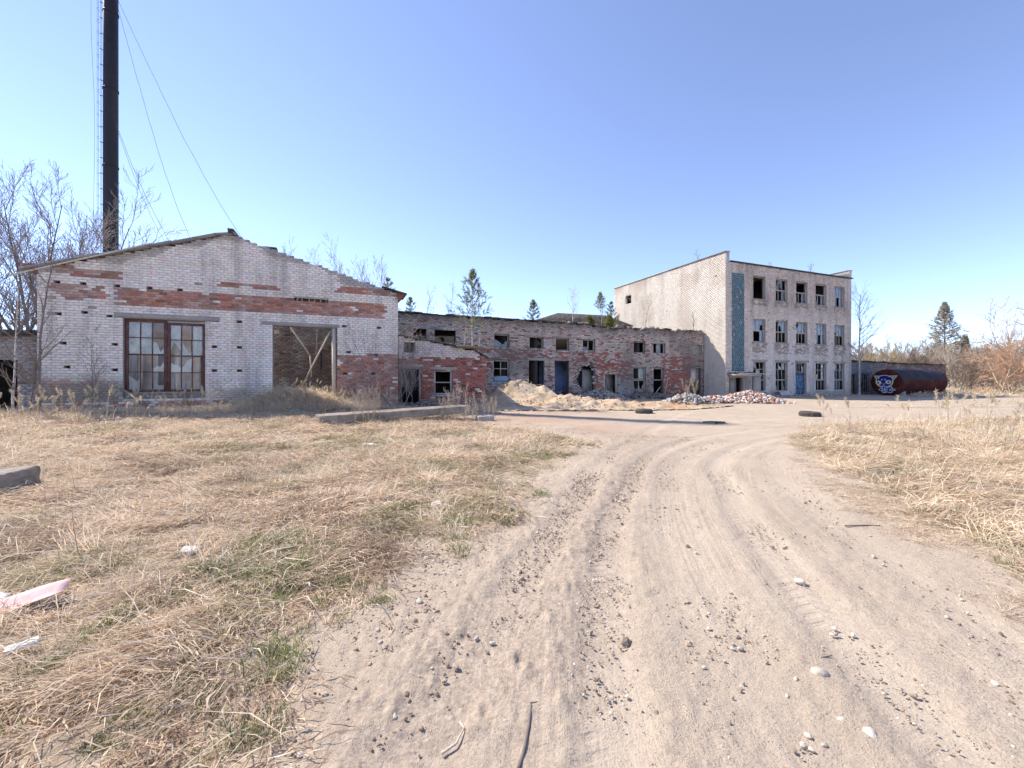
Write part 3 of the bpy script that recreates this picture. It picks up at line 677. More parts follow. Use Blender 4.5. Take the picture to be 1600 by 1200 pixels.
# side, rear and inner walls
wall('wall', hall, west(hall, -10.55), 20.9 + .38, 34, -.3, 5.5, M_plaster, thick=.38)
wall('wall', hall, east(hall, 2.45), 20.9 + .38, 34, -.3, 5.3, M_inner, [(23, 24.5, 1.2, 3), (26, 27.5, 1.2, 3)], thick=.38)
wall('wall', hall, front(hall, 33.6), -10.1, 2.0, -.3, 6.0, M_inner, [(-8.5, -6.5, 1, 3.2), (-5.6, -3.6, 1, 3.2)], thick=.38)
wall('wall', hall, front(hall, 25.2), -3.6, 2.0, -.3, 5.6, M_inner, [(-.2, .5, .3, 2.3)], thick=.2)
IW = front(hall, 25.2); rows_i = brick_rows(-3.6, 2.0, -.3, 5.6, [(-.2, .5, .3, 2.3)], seed=23, miss=.02)
brick_wall('brick_courses', hall, IW, rows_i, lambda u, z, r: pick(fbm(u * .9, z * .7, 25) > .55, tint((.36, .32, .285), r, len(u), .14), tint((.25, .195, .165), r, len(u), .2, .05)), M_brick, seed=24, rough=.008)
wall('wall', hall, front(hall, 24.0), -10.1, -3.7, -.3, 4.6, M_plasterw, [(-9.3, -8.7, .3, 2.6), (-8.05, -7.55, 1.2, 3.0), (-6.6, -6.0, .3, 3.4), (-5.3, -4.6, .3, 2.2)], thick=.2)
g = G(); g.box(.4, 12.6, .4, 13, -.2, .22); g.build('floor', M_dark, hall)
g = G()
for (x, y) in ((2.4, 1.4), (3.5, 2.0), (4.5, 1.2), (6.2, 1.9)): g.box(x, x + .16, y, y + .16, .2, 3.2 + rng.uniform(-1.2, .8), .02)
g.build('post', M_plasterw, hall)
# the big wooden window: outer frame, two casements of twelve lights each
P = H
kinds = {(0, 3): 'full', (1, 3): 'full', (2, 3): None, (0, 2): 'full', (1, 2): 'full', (2, 2): 'b', (2, 1): 'b', (1, 1): None, (0, 1): None}
window(hall, H, -8.03, -6.70, .98, 3.87, M_redwood, 3, (.26, .52, .77), .10, .095, .032, [(0, 3, 'full'), (1, 3, 'full'), (0, 2, 'full'), (1, 2, 'full'), (2, 2, 'b'), (2, 1, 'b'), (0, 0, 'b')], M_glassw, 3, sash=(1,), lean=.008)
window(hall, H, -6.68, -5.40, .98, 3.80, M_redwood, 3, (.26, .52, .77), .10, .095, .032, [(0, 3, 'full'), (2, 3, 'full'), (1, 2, 'b'), (0, 2, 'b'), (2, 2, 'full'), (0, 1, 'b'), (1, 1, 'b')], M_glassw, 5, sash=(1,), lean=.012)
for k, (z0, z1) in enumerate(((.72, .84), (.845, .975))): slab('sill_board', hall, H, -8.05 + k * .02, -5.39, z0, z1, -.16, -.02 - .02 * k, M_greywood, .012)
g = G(); g.bar((-8.1 + 10.55, -.10, 1.15), (-7.15 + 10.55, -.30, .45), .10, .05); g.build('leaning_board', M_greywood, hall)
g = G(); g.bar((-6.1 + 10.55, -.15, .2), (-5.98 + 10.55, -.12, 1.35), .12, .08); g.build('leaning_board', M_greywood, hall)
# doorway: bleached post and fallen timbers
g = G(); g.bar((-.42 + 10.55, .12, .3), (-.44 + 10.55, .10, 3.84), .13, .12); g.build('door_post', M_palewood, hall)
g = G(); g.bar((-.60 + 10.55, .2, 3.7), (-2.0 + 10.55, 1.6, .9), .06, .05); g.build('fallen_timber', M_palewood, hall)
g = G(); g.bar((-2.3 + 10.55, .9, 3.9), (-1.5 + 10.55, 1.2, 2.6), .07, .05); g.bar((-1.5 + 10.55, 1.2, 2.62), (-1.45 + 10.55, 1.3, 1.6), .05, .05); g.build('fallen_timber', M_palewood, hall)
g = G(); g.bar((-1.2 + 10.55, 1.6, 3.9), (-1.3 + 10.55, 2.2, 2.0), .06, .06); g.build('fallen_timber', M_greywood, hall)
g = G(); g.bar((-1.15 + 10.55, 4.2, 3.2), (-1.17 + 10.55, 4.2, 2.0), .10, .06); g.build('pipe', M_dark, hall)
g = G()
for k in range(6):
    a = -2.08 + .1 + k * .25; g.bar((a + 10.55, .10, 4.97), (a + 10.55 + rng.uniform(-.08, .08), .1, 5.17), .04, .04)
g.bar((-2.08 + 10.55, .02, 5.155), (-.67 + 10.55, .02, 5.15), .04, .03); g.build('slot_bars', M_palewood, hall)

# ================================================================== THE LEAN-TO ANNEX
annex = building('brick_annex', 2.47, 20.9, 'low red brick lean-to against the gabled hall with a pine on its roof', 'building')
AN = front(annex, 20.95)
an_ops = [(2.75, 3.28, 2.8, 3.35), (2.57, 3.55, 0.1, 2.06), (4.2, 5.16, .68, 1.95)]
def an_top(u): return 3.62 - (u - 2.47) * .155 - np.clip(u - 6.2, 0, 1) * .35
an_wall = wall('wall', annex, AN, 2.47, 7.0, -.3, 3.7, M_mortar, an_ops, an_top, grid=True)
an_l = [(2.5, 3.7, 2.07, 2.22), (3.98, 5.4, 1.96, 2.10)]
an_h = [(5.95, 6.2, 2.2, 2.42)]
rows = brick_rows(2.47, 7.0, -.3, 3.7, an_ops + an_l + an_h, an_top, None, seed=31, miss=.006)
def an_col(u, z, r):
    n = len(u); p = r.random(n)
    red = (z + (vn(u * 3, z * 2, 3) - .5) * .15 < 2.58) | (u > 6.55)
    c = pick(red & (p < .9), tint((.34, .12, .09), r, n, .22, .06), tint((.68, .59, .53), r, n, .07))
    sm = sstep(.75, .2, z) * .7; c = c * (1 - sm[:, None]) + np.array([.20, .17, .16])[None] * sm[:, None]
    return c
brick_wall('brick_courses', an_wall, AN, rows, an_col, M_brick, seed=33)
for a, b, c, d in an_l: slab('lintel', annex, AN, a, b, c, d, -.1, .008, M_conc, .006)
wall('wall', annex, east(annex, 7.0), 21.0, 25.9, -.3, 2.75, M_mortar, thick=.3)
rows = brick_rows(21.0, 25.9, -.3, 2.75, seed=35)
brick_wall('brick_courses', annex, east(annex, 7.0), rows, lambda u, z, r: tint((.34, .125, .095), r, len(u), .2, .06), M_brick, seed=36)
g = G()
for k in range(10):
    a0 = 2.5 + k * .46; a1 = a0 + .47; g.add(np.array([(a0, 20.86, an_top(a0)), (a1, 20.86, an_top(a1)), (a1, 25.9, an_top(a1) + .2), (a0, 25.9, an_top(a0) + .2), (a0, 20.86, an_top(a0) + .06), (a1, 20.86, an_top(a1) + .06), (a1, 25.9, an_top(a1) + .26), (a0, 25.9, an_top(a0) + .26)]) - np.array([2.47, 20.9, 0]) + rng.uniform(-.008, .008, (8, 3)), G.Q)
g.build('roof', M_roof, annex)
g = G(); g.box(2.9, 4.3, -.2, 1.0, 3.10, 3.20, .03); g.build('roof_litter', M_moss, annex)
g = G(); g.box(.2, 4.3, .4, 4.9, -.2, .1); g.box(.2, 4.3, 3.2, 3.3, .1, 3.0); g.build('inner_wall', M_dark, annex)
window(annex, AN, 4.22, 5.14, .70, 1.94, M_whitewood, 1, (.5,), .04, .08, .05)
slab('sill', annex, AN, 4.12, 5.24, .60, .68, -.2, .05, M_conc, .01)
g = G(); g.box(.1, .16, .0, .2, .1, 2.06); g.box(1.0, 1.07, 0, .2, .1, 2.06); g.box(.1, 1.07, 0, .2, 2.0, 2.06); g.build('door_frame', M_greywood, annex)

# ================================================================== LOW SHED BESIDE THE HALL
shed = building('brick_shed', -18, 21.4, 'low flat-roofed shed adjoining the hall behind the bare saplings', 'building')
SH = front(shed, 21.4)
sops = [(-12.5, -11.35, 0, 2.25), (-16, -14.6, 1, 2.3)]
sw = wall('wall', shed, SH, -18, -10.6, -.4, 3.15, M_mortar, sops)
rows = brick_rows(-18, -10.6, -.4, 3.15, sops, seed=41, miss=.01)
brick_wall('brick_courses', sw, SH, rows, lambda u, z, r: pick(fbm(u * 1.1, z * 1.3, 44) > .52, tint((.42, .37, .34), r, len(u), .1), tint((.34, .25, .21), r, len(u), .15)), M_brick, seed=42)
g = G(); g.box(-.3, 7.45, -.3, 8, 3.16, 3.30, .02); g.build('roof', M_roof, shed)
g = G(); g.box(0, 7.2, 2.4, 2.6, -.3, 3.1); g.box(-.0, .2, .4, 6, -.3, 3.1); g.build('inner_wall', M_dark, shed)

# ================================================================== TWO-STOREY WORKSHOP
mid = building('two_storey_workshop', 2.5, 26, 'long ruined two-storey brick range with empty windows and a broken wall', 'building')
MI = front(mid, 26)
U_ = [(9.21, 10.31, 3.56, 4.48), (11.79, 12.87, 3.56, 4.42), (13.82, 14.9, 3.49, 4.40), (16.03, 17.09, 3.50, 4.40), (20.54, 21.64, 3.47, 4.38), (22.43, 23.61, 3.47, 4.34), (26.22, 27.45, 3.46, 4.32), (5.27, 6.62, 3.85, 4.58), (3.95, 4.75, 3.9, 4.62)]
L_ = [(9.14, 10.31, 1.25, 2.76), (11.75, 12.93, .6, 2.76), (13.74, 14.9, .3, 2.77), (17.84, 19.03, .3, 1.94), (20.49, 21.69, .3, 2.41), (22.43, 23.43, .15, 2.36), (26.22, 27.4, .1, 2.44)]
HOLE = np.array([(15.35, 1.2), (15.5, 1.75), (15.75, 2.1), (15.95, 2.5), (16.9, 2.66), (17.05, 2.35), (16.98, .2), (15.9, .2), (15.75, .9)])
def in_hole(u, z):
    j = (vn(u * 6, z * 6, 4) - .5) * .16; u = u + j; z = z + j
    ins = np.zeros(np.shape(u), bool); n = len(HOLE)
    for i in range(n):
        (x1, y1), (x2, y2) = HOLE[i], HOLE[(i + 1) % n]
        ins ^= ((y1 > z) != (y2 > z)) & (u < (x2 - x1) * (z - y1) / (y2 - y1 + 1e-9) + x1)
    return ins
def mid_top(u): return 5.56 - (u - 4) * .004 - (.05 + .30 * sstep(13, 18, u)) * vn(u * 1.7, u * 0, 8) * vn(u * 5, u * 0, 9) - .07 * vn(u * 4, u * 0, 12)
mw = wall('wall', mid, MI, 2.5, 27.68, -.3, 5.6, M_mortard, U_ + L_, mid_top, in_hole, grid=True)
rows = brick_rows(2.5, 27.68, -.3, 5.6, U_ + L_, mid_top, lambda u, z: in_hole(u, z), seed=51, miss=.012)
def mid_col(u, z, r):
    n = len(u); p = r.random(n); f = fbm(u * .7, z * 1.1, 71); f2 = fbm(u * 2.2, z * 2.2, 72)
    grey = tint((.52, .425, .36), r, n, .14, .05); red = tint((.38, .15, .11), r, n, .22, .07); pale = tint((.50, .445, .42), r, n, .1)
    band = (z > 2.75) & (z < 3.55) & (u < 20)
    red_p = np.where(band, .55 * (f2 > .42), 0) + .75 * ((u > 23.3) & (u < 26.3) & (z < 3.3)) + .55 * ((u > 17.5) & (u < 20.5) & (z < 2.8) & (z > 1.4)) + .40 * ((z < 2.8) & (f > .5)) + .06
    c = pick(p < red_p, red, grey)
    c = pick((f2 > .60) & (p > .6), pale, c)
    c = pick((z < 1.4) & (u > 18.9) & (u < 20.5), tint((.42, .39, .37), r, n, .06), c)
    st = sstep(.5, .72, fbm(u * .5, z * .35, 73)) * .55; c = c * (1 - st[:, None]) + np.array([.17, .145, .135])[None] * st[:, None]
    tp = sstep(.5, 0, mid_top(u) - z - .25 * f2) * .6; c = c * (1 - tp[:, None]) + np.array([.15, .125, .115])[None] * tp[:, None]
    return np.clip(c, .02, .9)
brick_wall('brick_courses', mw, MI, rows, mid_col, M_brick, seed=52, rough=.009, jit=.006)
# torn brick ends round the break
g = G(); g.cc = (.38, .33, .30)
for k in range(150):
    i = rng.integers(len(HOLE)); t = rng.random(); p = HOLE[i] * (1 - t) + HOLE[(i + 1) % len(HOLE)] * t
    if p[1] < .3: continue
    g.cc = [(.42, .37, .34), (.30, .14, .11), (.5, .46, .43)][k % 3]
    g.obox((p[0] - 2.5 + rng.uniform(-.12, .12), rng.uniform(.02, .34), p[1] + rng.uniform(-.1, .1)), (.2, .12, .09), rng.uniform(-.5, .5, 3), .012)
o = g.build('torn_masonry', M_rub, mid); o['kind'] = 'stuff'
g = G()
for x in np.arange(2.5, 27.6, .5):
    if x < 14.5 or rng.random() < .35: g.box(x - 2.5, x - 2.5 + .5, -.10 - rng.uniform(0, .06), .6, float(mid_top(np.array(x))) - .01, float(mid_top(np.array(x))) + rng.uniform(.05, .12), .02)
g.build('roof_edge', M_roof, mid)
g = G()
for k in range(260):
    x = rng.uniform(13.5, 27.5); g.cc = [(.16, .13, .11), (.28, .23, .20), (.22, .18, .10), (.34, .29, .26)][k % 4]
    g.obox((x - 2.5, rng.uniform(-.02, .45), float(mid_top(np.array(x))) + rng.uniform(-.03, .10)), (rng.uniform(.1, .3), .14, rng.uniform(.05, .11)), rng.uniform(-.5, .5, 3), .02)
o = g.build('crumbling_parapet', M_rub, mid); o['kind'] = 'stuff'
g = G(); g.box(0, 25.1, .45, 9, 5.0, 5.17); g.box(0, 25.1, .4, 9, 2.85, 3.05); g.build('floor_slab', M_conc, mid)
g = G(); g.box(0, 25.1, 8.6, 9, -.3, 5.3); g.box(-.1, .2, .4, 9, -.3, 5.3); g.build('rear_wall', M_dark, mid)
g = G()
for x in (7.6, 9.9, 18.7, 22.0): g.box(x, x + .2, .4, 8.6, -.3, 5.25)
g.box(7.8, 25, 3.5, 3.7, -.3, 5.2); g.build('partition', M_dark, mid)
slab('partition', mid, MI, 13.2, 15.2, -.2, 2.84, -1.5, -1.4, M_blueplaster)
slab('partition', mid, MI, 15.3, 18.4, -.2, 2.84, -2.1, -2.0, M_blueplaster)
slab('partition', mid, MI, 16.55, 17.6, .3, 2.2, -1.0, -.9, M_plaster)
slab('partition', mid, MI, 17.6, 19.3, -.2, 2.6, -.9, -.8, M_plaster)
for a, b, c, d in ((11.7, 13.0, .2, 1.0),): pass
for i, (a, b, c, d) in enumerate(U_):
    if i in (7, 8): continue
    pn = {3: [(0, 0, 'b')], 5: [(1, 0, 'full')], 6: [(0, 0, 'full'), (1, 0, 'full'), (2, 0, 'full')], 1: [], 0: [(0, 0, 'b')]}.get(i, [])
    window(mid, MI, a, b, c, d, M_whitewood if i in (3, 5, 6) else M_greywood, {3: 2, 5: 3, 6: 3}.get(i, 1), (), .12, .085, .06, pn, M_glassw if i == 6 else M_glass, i)
window(mid, MI, 9.16, 10.29, 1.62, 2.74, M_whitewood, 2, (.5,), .08, .07, .06)
o = slab('painted_panel', mid, MI, 9.1, 10.32, 1.27, 1.62, -.14, -.06, M_bscr, .01); o['label'] = 'blue and white painted panel under the window'
g = G()
for k in range(7):
    a = 9.3 + k * .14 - 2.5; g.bar((a, .055, 1.34), (a + .06, .055, 1.54), .03, .01); g.bar((a + .06, .055, 1.54), (a + .12, .055, 1.36), .03, .01)
g.build('scribble', M_gwhite, mid)
window(mid, MI, 20.52, 21.66, 1.45, 2.39, M_whitewood, 2, (), .1, .07, .06, [(1, 0, 'full')], M_glass, 4)
window(mid, MI, 20.52, 21.66, .32, 1.42, M_whitewood, 2, (), .1, .07, .06, [(0, 0, 'b'), (1, 0, 'b')], M_glass, 5)
window(mid, MI, 22.46, 23.40, 1.38, 2.34, M_whitewood, 1, (), .1, .07, .06)
g = G(); g.bar((22.5 - 2.5, .15, .1), (23.3 - 2.5, .2, .9), .06, .04); g.bar((23.45 - 2.5, -.1, .1), (23.6 - 2.5, -.25, 1.5), .05, .04); g.build('fallen_board', M_palewood, mid)
window(mid, MI, 17.86, 19.01, .3, 1.93, M_palewood, 1, (), .05, .08, .05, name='door_frame')
g = G(); g.bar((18.55 - 2.5, .3, .35), (18.3 - 2.5, .5, 1.5), .12, .04); g.build('fallen_board', M_dark, mid)
slab('closed_panel', mid, MI, 26.24, 27.38, 1.2, 2.42, -.30, -.26, M_plaster)
g = G(); g.bar((12.0 - 2.5, .1, 1.05), (12.75 - 2.5, .12, 1.1), .10, .05); g.bar((12.7 - 2.5, .1, .6), (12.72 - 2.5, .1, 1.15), .08, .05); g.build('fallen_board', M_palewood, mid)
for (a, b, c, d) in ((5.0, 6.9, 4.58, 4.78), (3.7, 4.95, 4.62, 4.8), (13.5, 15.1, 2.78, 2.95), (11.5, 13.1, 2.77, 2.92), (9.0, 10.5, 4.49, 4.60), (11.6, 13.0, 4.43, 4.55), (13.6, 15.1, 4.41, 4.53), (20.3, 21.9, 2.43, 2.56)): slab('lintel', mid, MI, a, b, c, d, -.1, .008, M_conc, .01)
rear = building('rear_block', 15.5, 35.2, 'low brown block rising behind the two-storey range roof', 'building')
g = G(); g.box(1.3, 11.8, 0, 5, 0, 6.9); g.build('wall', mat('brown_render', (.34, .27, .215), var=.35, scale=2, stain=(.16, .13, .11), stain_amt=.7, stain_scale=1.5, bump=.5, bscale=20), rear)
g = G(); g.add(np.array([(.9, -.5, 6.9), (12.0, -.5, 6.9), (12.0, 5.3, 6.9), (.9, 5.3, 6.9), (3.2, -.45, 7.72), (8.6, -.45, 7.80), (8.6, 5.3, 7.80), (3.2, 5.3, 7.72)]), G.Q); g.build('roof', mat('brown_roof_felt', (.20, .16, .13), var=.4, scale=3, bump=.6, bscale=20), rear)
# ================================================================== THREE-STOREY BLOCK
tri = building('three_storey_block', 27.7, 23.9, 'three-storey pale brick block with teal stairwell strip and broken windows', 'building')
T = front(tri, 23.9)
TW = [(30.72, 32.15), (33.36, 34.82), (35.9, 37.36), (38.45, 39.92), (41.03, 42.50)]
t_ops = [(a, b, 8.0, 9.87) for a, b in TW] + [(a, b, 4.5, 6.38) for a, b in TW] + [(a, b, .45, 2.92) for i, (a, b) in enumerate(TW) if i != 2] + [(35.82, 37.23, -.05, 2.9)] + [(28.05, 29.62, -.1, 1.62)]
strip = [(28.33, 29.71, 2.1, 9.87)]
tw = wall('wall', tri, T, 27.73, 43.5, -.3, 10.72, M_mortar, t_ops)
rows = brick_rows(27.712, 43.488, -.3, 10.7, t_ops + strip, seed=61, miss=.003, header=6)
def tri_col(u, z, r):
    n = len(u); p = r.random(n); f = fbm(u * .6, z * .6, 81); f2 = fbm(u * 1.8, z * 1.8, 82)
    grey = tint((.60, .505, .43), r, n, .08, .03); pale = tint((.74, .645, .565), r, n, .06); dark = tint((.40, .33, .285), r, n, .12, .04)
    up = sstep(6.0, 8.2, z)
    kq = np.clip(.25 + .75 * up * sstep(.3, .5, f) + r.normal(0, .12, n), 0, 1)[:, None]; c = grey * kq + pale * (1 - kq)
    wh = (z < 4.4) & (z > 2.6) & (f2 > .42) | (z < 2.6) & (f2 > .5)
    c = pick(wh & (p > .15), tint((.74, .68, .63), r, n, .05) * .7 + c * .3, c)
    for a, b in TW:                       # the paint has gone below the sills
        k = (u > a - .15) & (u < b + .15) & (((z < 4.5) & (z > 3.35 + f2 * .5)) | ((z < 8.0) & (z > 7.3 + f2 * .4)))
        c = pick(k & (p < .6), dark, c)
    for a, b in TW:
        for zs_ in (8.0, 4.5, .45):
            dd = np.exp(-(np.minimum(np.abs(u - a), np.abs(u - b)) / .16) ** 2) * (z < zs_) * np.clip(1 - (zs_ - z) / (.7 + 1.1 * vn(u * 3, u * 0 + zs_, 84)), 0, 1) * .55
            c = c * (1 - dd[:, None]) + np.array([.22, .18, .15])[None] * dd[:, None]
    st = sstep(.55, .75, fbm(u * .9, z * .25, 83)) * .4 * up; c = c * (1 - st[:, None]) + np.array([.20, .17, .145])[None] * st[:, None]
    lo = sstep(.7, .1, z + f2 * .6 - .3) * .5; c = c * (1 - lo[:, None]) + np.array([.26, .22, .20])[None] * lo[:, None]
    return np.clip(c, .02, .9)
brick_wall('brick_courses', tw, T, rows, tri_col, M_brick, seed=62, rough=.006, jit=.004)
rows = brick_rows(28.33, 29.71, 2.1, 9.87, pitch=.20, course=.2, seed=63, joint=.022, miss=.035)
o = brick_wall('glass_block_strip', tri, T, rows, lambda u, z, r: pick(r.random(len(u)) < .05, tint((.13, .21, .23), r, len(u), .2), tint((.07, .155, .19), r, len(u), .18, .06)), M_teal, course=.2, joint=.02, seed=64, rough=.002); o['label'] = 'tall strip of teal glass blocks lighting the stairs'
Wt = west(tri, 27.7)
wh_ops = [(35.45, 36.4, 9.35, 10.25)]
def wt_top(u): return np.full(np.shape(u), 11.45)
wall('wall', tri, Wt, 23.9, 38.4, -.3, 11.45, M_mortarl, wh_ops)
rows = brick_rows(23.9, 38.4, -.3, 11.45, wh_ops, seed=65, miss=.0012, joint=.008)
def wt_col(u, z, r):
    n = len(u); f = fbm(u * .5, z * .5, 91); p = r.random(n)
    c = tint((.70, .62, .525), r, n, .04, .02)
    tan = sstep(.55, .72, f)[:, None] * .45; c = c * (1 - tan) + np.array([.50, .40, .31])[None] * tan
    drip = (sstep(10.2, 11.4, z) * sstep(.42, .65, fbm(u * 1.4, z * .12, 93)))[:, None] * .4; c = c * (1 - drip) + np.array([.36, .29, .23])[None] * drip
    return np.clip(c, .02, .9)
brick_wall('brick_courses', tri, Wt, rows, wt_col, M_brickw, seed=66, rough=.0018, jit=.0015, joint=.008)
g = G(); g.box(-.06, .42, -.04, 14.5, 11.452, 11.53, .008); g.build('coping', M_conc, tri)
g = G(); g.box(.40, 15.86, -.14, .5, 10.722, 10.80, .012); g.build('roof_edge', M_roof, tri)
g = G(); g.box(15.42, 15.80, -.02, 14.5, 10.81, 11.45, .004); g.box(15.36, 15.86, -.06, 14.5, 11.452, 11.53, .006); g.build('parapet', mat('parapet_brick', (.60, .54, .48), var=.2, scale=8, bump=.5), tri)
wall('wall', tri, east(tri, 43.5), 24.3, 38.4, -.3, 10.7, M_mortar)
g = G(); g.box(.4, 15.4, .4, 14.4, 10.45, 10.65)
for z in (3.25, 6.95): g.box(.39, 15.41, .42, 14.4, z, z + .25)
g.build('floor_slab', M_conc, tri)
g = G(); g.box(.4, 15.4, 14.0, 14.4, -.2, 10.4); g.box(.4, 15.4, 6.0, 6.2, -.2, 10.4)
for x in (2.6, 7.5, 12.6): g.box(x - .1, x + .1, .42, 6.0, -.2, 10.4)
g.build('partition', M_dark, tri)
slab('partition', tri, T, 30.4, 32.4, 3.5, 6.9, -2.2, -2.1, mat('ochre_room', (.48, .24, .10), var=.2, stain=(.62, .55, .48), stain_amt=.9, stain_scale=1.2), 0)
# windows: two storeys of six-light casements, ground floor taller with a fanlight row
F1 = 'full'; B1 = 'b'
upper = [None, [(0, 1, B1), (1, 1, B1), (2, 0, F1)], [(2, 0, F1)], [(0, 0, B1), (2, 0, F1)], [(0, 1, F1), (1, 1, F1), (2, 1, F1), (0, 0, F1), (2, 0, F1)]]
middle = [[(0, 1, F1), (1, 1, F1), (2, 1, B1), (2, 0, F1)], [(1, 1, B1), (2, 1, F1)], [(1, 1, F1), (2, 1, F1), (0, 1, B1)], [(0, 1, F1), (1, 1, F1), (2, 1, F1), (0, 0, F1), (2, 0, F1)], [(0, 1, B1), (1, 1, F1), (2, 1, F1)]]
for i, (a, b) in enumerate(TW):
    if i == 0:
        o = window(tri, T, a, b, 8.0, 9.87, M_greywood, 1, (), .16, .09, .05)
    else:
        window(tri, T, a, b, 8.0, 9.87, M_whitewood, 3, (.5,), .14, .08, .055, upper[i], M_glassb if i == 4 else M_glass, 10 + i, sash=(0,), lean=.02, barskip={2: ((0, 1), (1, 1)), 3: ((0, 1), (1, 1))}.get(i, ()))
    window(tri, T, a, b, 4.5, 6.38, M_whitewood, 3, (.5,), .14, .08, .055, middle[i], M_glassb, 20 + i, sash=(0,), lean=.03 if i == 4 else .01, barskip=((0, 0), (1, 0)) if i == 0 else ())
    if i != 2:
        window(tri, T, a, b, .45, 2.92, M_whitewood, 3, (.38, .76), .12, .075, .055, [[(0, 2, B1), (1, 1, B1)], [(2, 2, F1), (1, 2, B1), (0, 0, B1), (2, 0, B1)], None, [(2, 2, F1), (2, 1, F1), (0, 1, B1)], [(0, 2, F1), (2, 2, F1), (0, 1, F1), (2, 1, F1), (0, 0, F1), (1, 0, F1)]][i], M_glass, 30 + i, sash=(0,), lean=.06 if i < 2 else .01)
window(tri, T, 35.84, 37.21, 2.05, 2.88, M_whitewood, 4, (), .12, .07, .05, [(3, 0, B1)], M_glass, 41, lean=.1, name='fanlight')
for ops_ in t_ops[:14]: slab('sill', tri, T, ops_[0] - .06, ops_[1] + .06, ops_[2] - .07, ops_[2], -.14, .06, M_conc, .012)
for a, b in TW: slab('lintel', tri, T, a - .2, b + .2, 2.925, 3.07, -.1, .009, M_conc, .008)
dl = slab('door', tri, T, 35.86, 37.19, -.02, 2.02, -.26, -.20, M_bdoor, .004); dl['label'] = 'blue painted double door covered in graffiti'
g = G()
def stroke(g, pts, wd, y):
    for p, q in zip(pts[:-1], pts[1:]):
        p = np.array(p); q = np.array(q); d = q - p; n = np.array([-d[1], d[0]]) / (np.hypot(*d) + 1e-9) * wd / 2; d = d / (np.hypot(*d) + 1e-9) * wd * .3
        g.add([(a[0], y, a[1]) for a in (p - n - d, q - n + d, q + n + d, p + n - d)], [(0, 1, 2, 3)]); y -= .0004
for k in range(9):
    c = (36.1 - 27.7 + (k % 3) * .42, .35 + (k // 3) * .6); a = rng.uniform(0, 6, 2); tt = np.linspace(0, 5.5, 12)
    stroke(g, [(c[0] + .17 * math.cos(t + a[0]) + .02 * t, c[1] + .22 * math.sin(1.3 * t + a[1])) for t in tt], .035, .193)
g.build('graffiti', M_bscr, dl)
slab('canopy', tri, T, 27.85, 30.3, 1.70, 1.86, -.1, 1.05, M_conc, .02)
g = G(); g.bar((2.6, -1.0, 1.92), (3.4, -1.25, 1.72), .14, .05); g.bar((.2, -.9, 1.9), (2.4, -1.0, 1.93), .2, .06); g.build('broken_canopy_board', M_palewood, tri)
g = G()
for k in range(40): g.obox((rng.uniform(.2, 2.5), -rng.uniform(.05, 1.0), 1.9 + rng.uniform(0, .07)), (rng.uniform(.1, .35), .1, .06), rng.uniform(-.5, .5, 3), .015)
g.build('canopy_litter', M_dark, tri)
slab('door_leaf', tri, T, 28.95, 29.6, 0, 1.6, -.7, -.66, M_plaster, .02)
g = G(); g.box(1.95, 2.65, -.95, -.72, 0, 1.68, .01); g.build('pier', M_conc, tri)

# ================================================================== LOW RANGE BEHIND THE TANK
low = building('low_range', 43.55, 24.6, 'long low shade-toned brick range behind the rusty tank', 'building')
LW = front(low, 24.6)
lops = [(44.0, 45.6, .1, 2.0), (46.2, 47.6, .2, 2.0), (56.5, 57.6, .1, 1.9), (58.8, 60.2, .1, 1.9)]
def low_top(u): return 3.25 - (u - 43.5) * .012 - .12 * vn(u * 1.3, u * 0, 5)
lw = wall('wall', low, LW, 43.55, 61.5, -.3, 3.3, M_mortard, lops, low_top, grid=True)
rows = brick_rows(43.55, 61.5, -.3, 3.3, lops, low_top, None, seed=71, miss=.03)
brick_wall('brick_courses', lw, LW, rows, lambda u, z, r: pick((u < 47.6) & (z > .3), tint((.20, .22, .25), r, len(u), .1), pick(fbm(u * .8, z, 74) > .5, tint((.30, .25, .23), r, len(u), .2), tint((.24, .17, .15), r, len(u), .2))), M_brick, seed=72, rough=.012, jit=.008)  # shade over the range put into these dark brick colours
g = G()
for x in np.arange(43.55, 61.4, .45): g.box(x - 43.55, x - 43.1, -.12, .7, float(low_top(np.array(x))), float(low_top(np.array(x))) + rng.uniform(.04, .12), .03)
g.build('roof_edge', M_roof, low)
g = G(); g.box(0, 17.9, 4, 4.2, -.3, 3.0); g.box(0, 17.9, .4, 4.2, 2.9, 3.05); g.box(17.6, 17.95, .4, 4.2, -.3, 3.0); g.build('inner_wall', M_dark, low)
for k, (a, b) in enumerate(((44.0, 45.6), (46.2, 47.6))): window(low, LW, a, b, .2, 2.0, M_greywood, 4, (.33, .66), .1, .07, .04, [(k, 2, 'full'), (2, 1, 'b')], M_glass, 50 + k)

# ================================================================== CHIMNEY
chx, chy, _ = W(-16.9, 41.9)
chim = tag(empty('steel_chimney', (chx, chy, 0)), 'tall black steel chimney with side ladder standing behind the hall', 'chimney')
CH = 44.0
G().tube([(0, 0, -.2), (0, 0, 12), (0, 0, 24), (0, 0, CH)], [.47, .46, .45, .44], 28, True).build('shaft', M_chim, chim, smooth=True)
for z in np.arange(6, CH, 6.0): G().tube([(0, 0, z), (0, 0, z + .12)], .49, 28, True).build('flange', M_chim, chim)
g = G(); vx = Vector((-chx, -chy)).normalized(); lx, ly = -vx.y * -1, vx.x * -1          # ladder on the side seen at the left
side = Vector((-math.cos(R(44)), -math.sin(R(44)), 0)); side = Vector((-.72, -.69, 0)); tang = Vector((.69, -.72, 0))
for s in (-1, 1): g.tube([side * .54 + tang * (.2 * s) + Vector((0, 0, z)) for z in (2, 15, 30, CH)], .015, 5)
for z in np.arange(2, CH, .35): g.bar(side * .54 + tang * -.2 + Vector((0, 0, z)), side * .54 + tang * .2 + Vector((0, 0, z)), .02, .02)
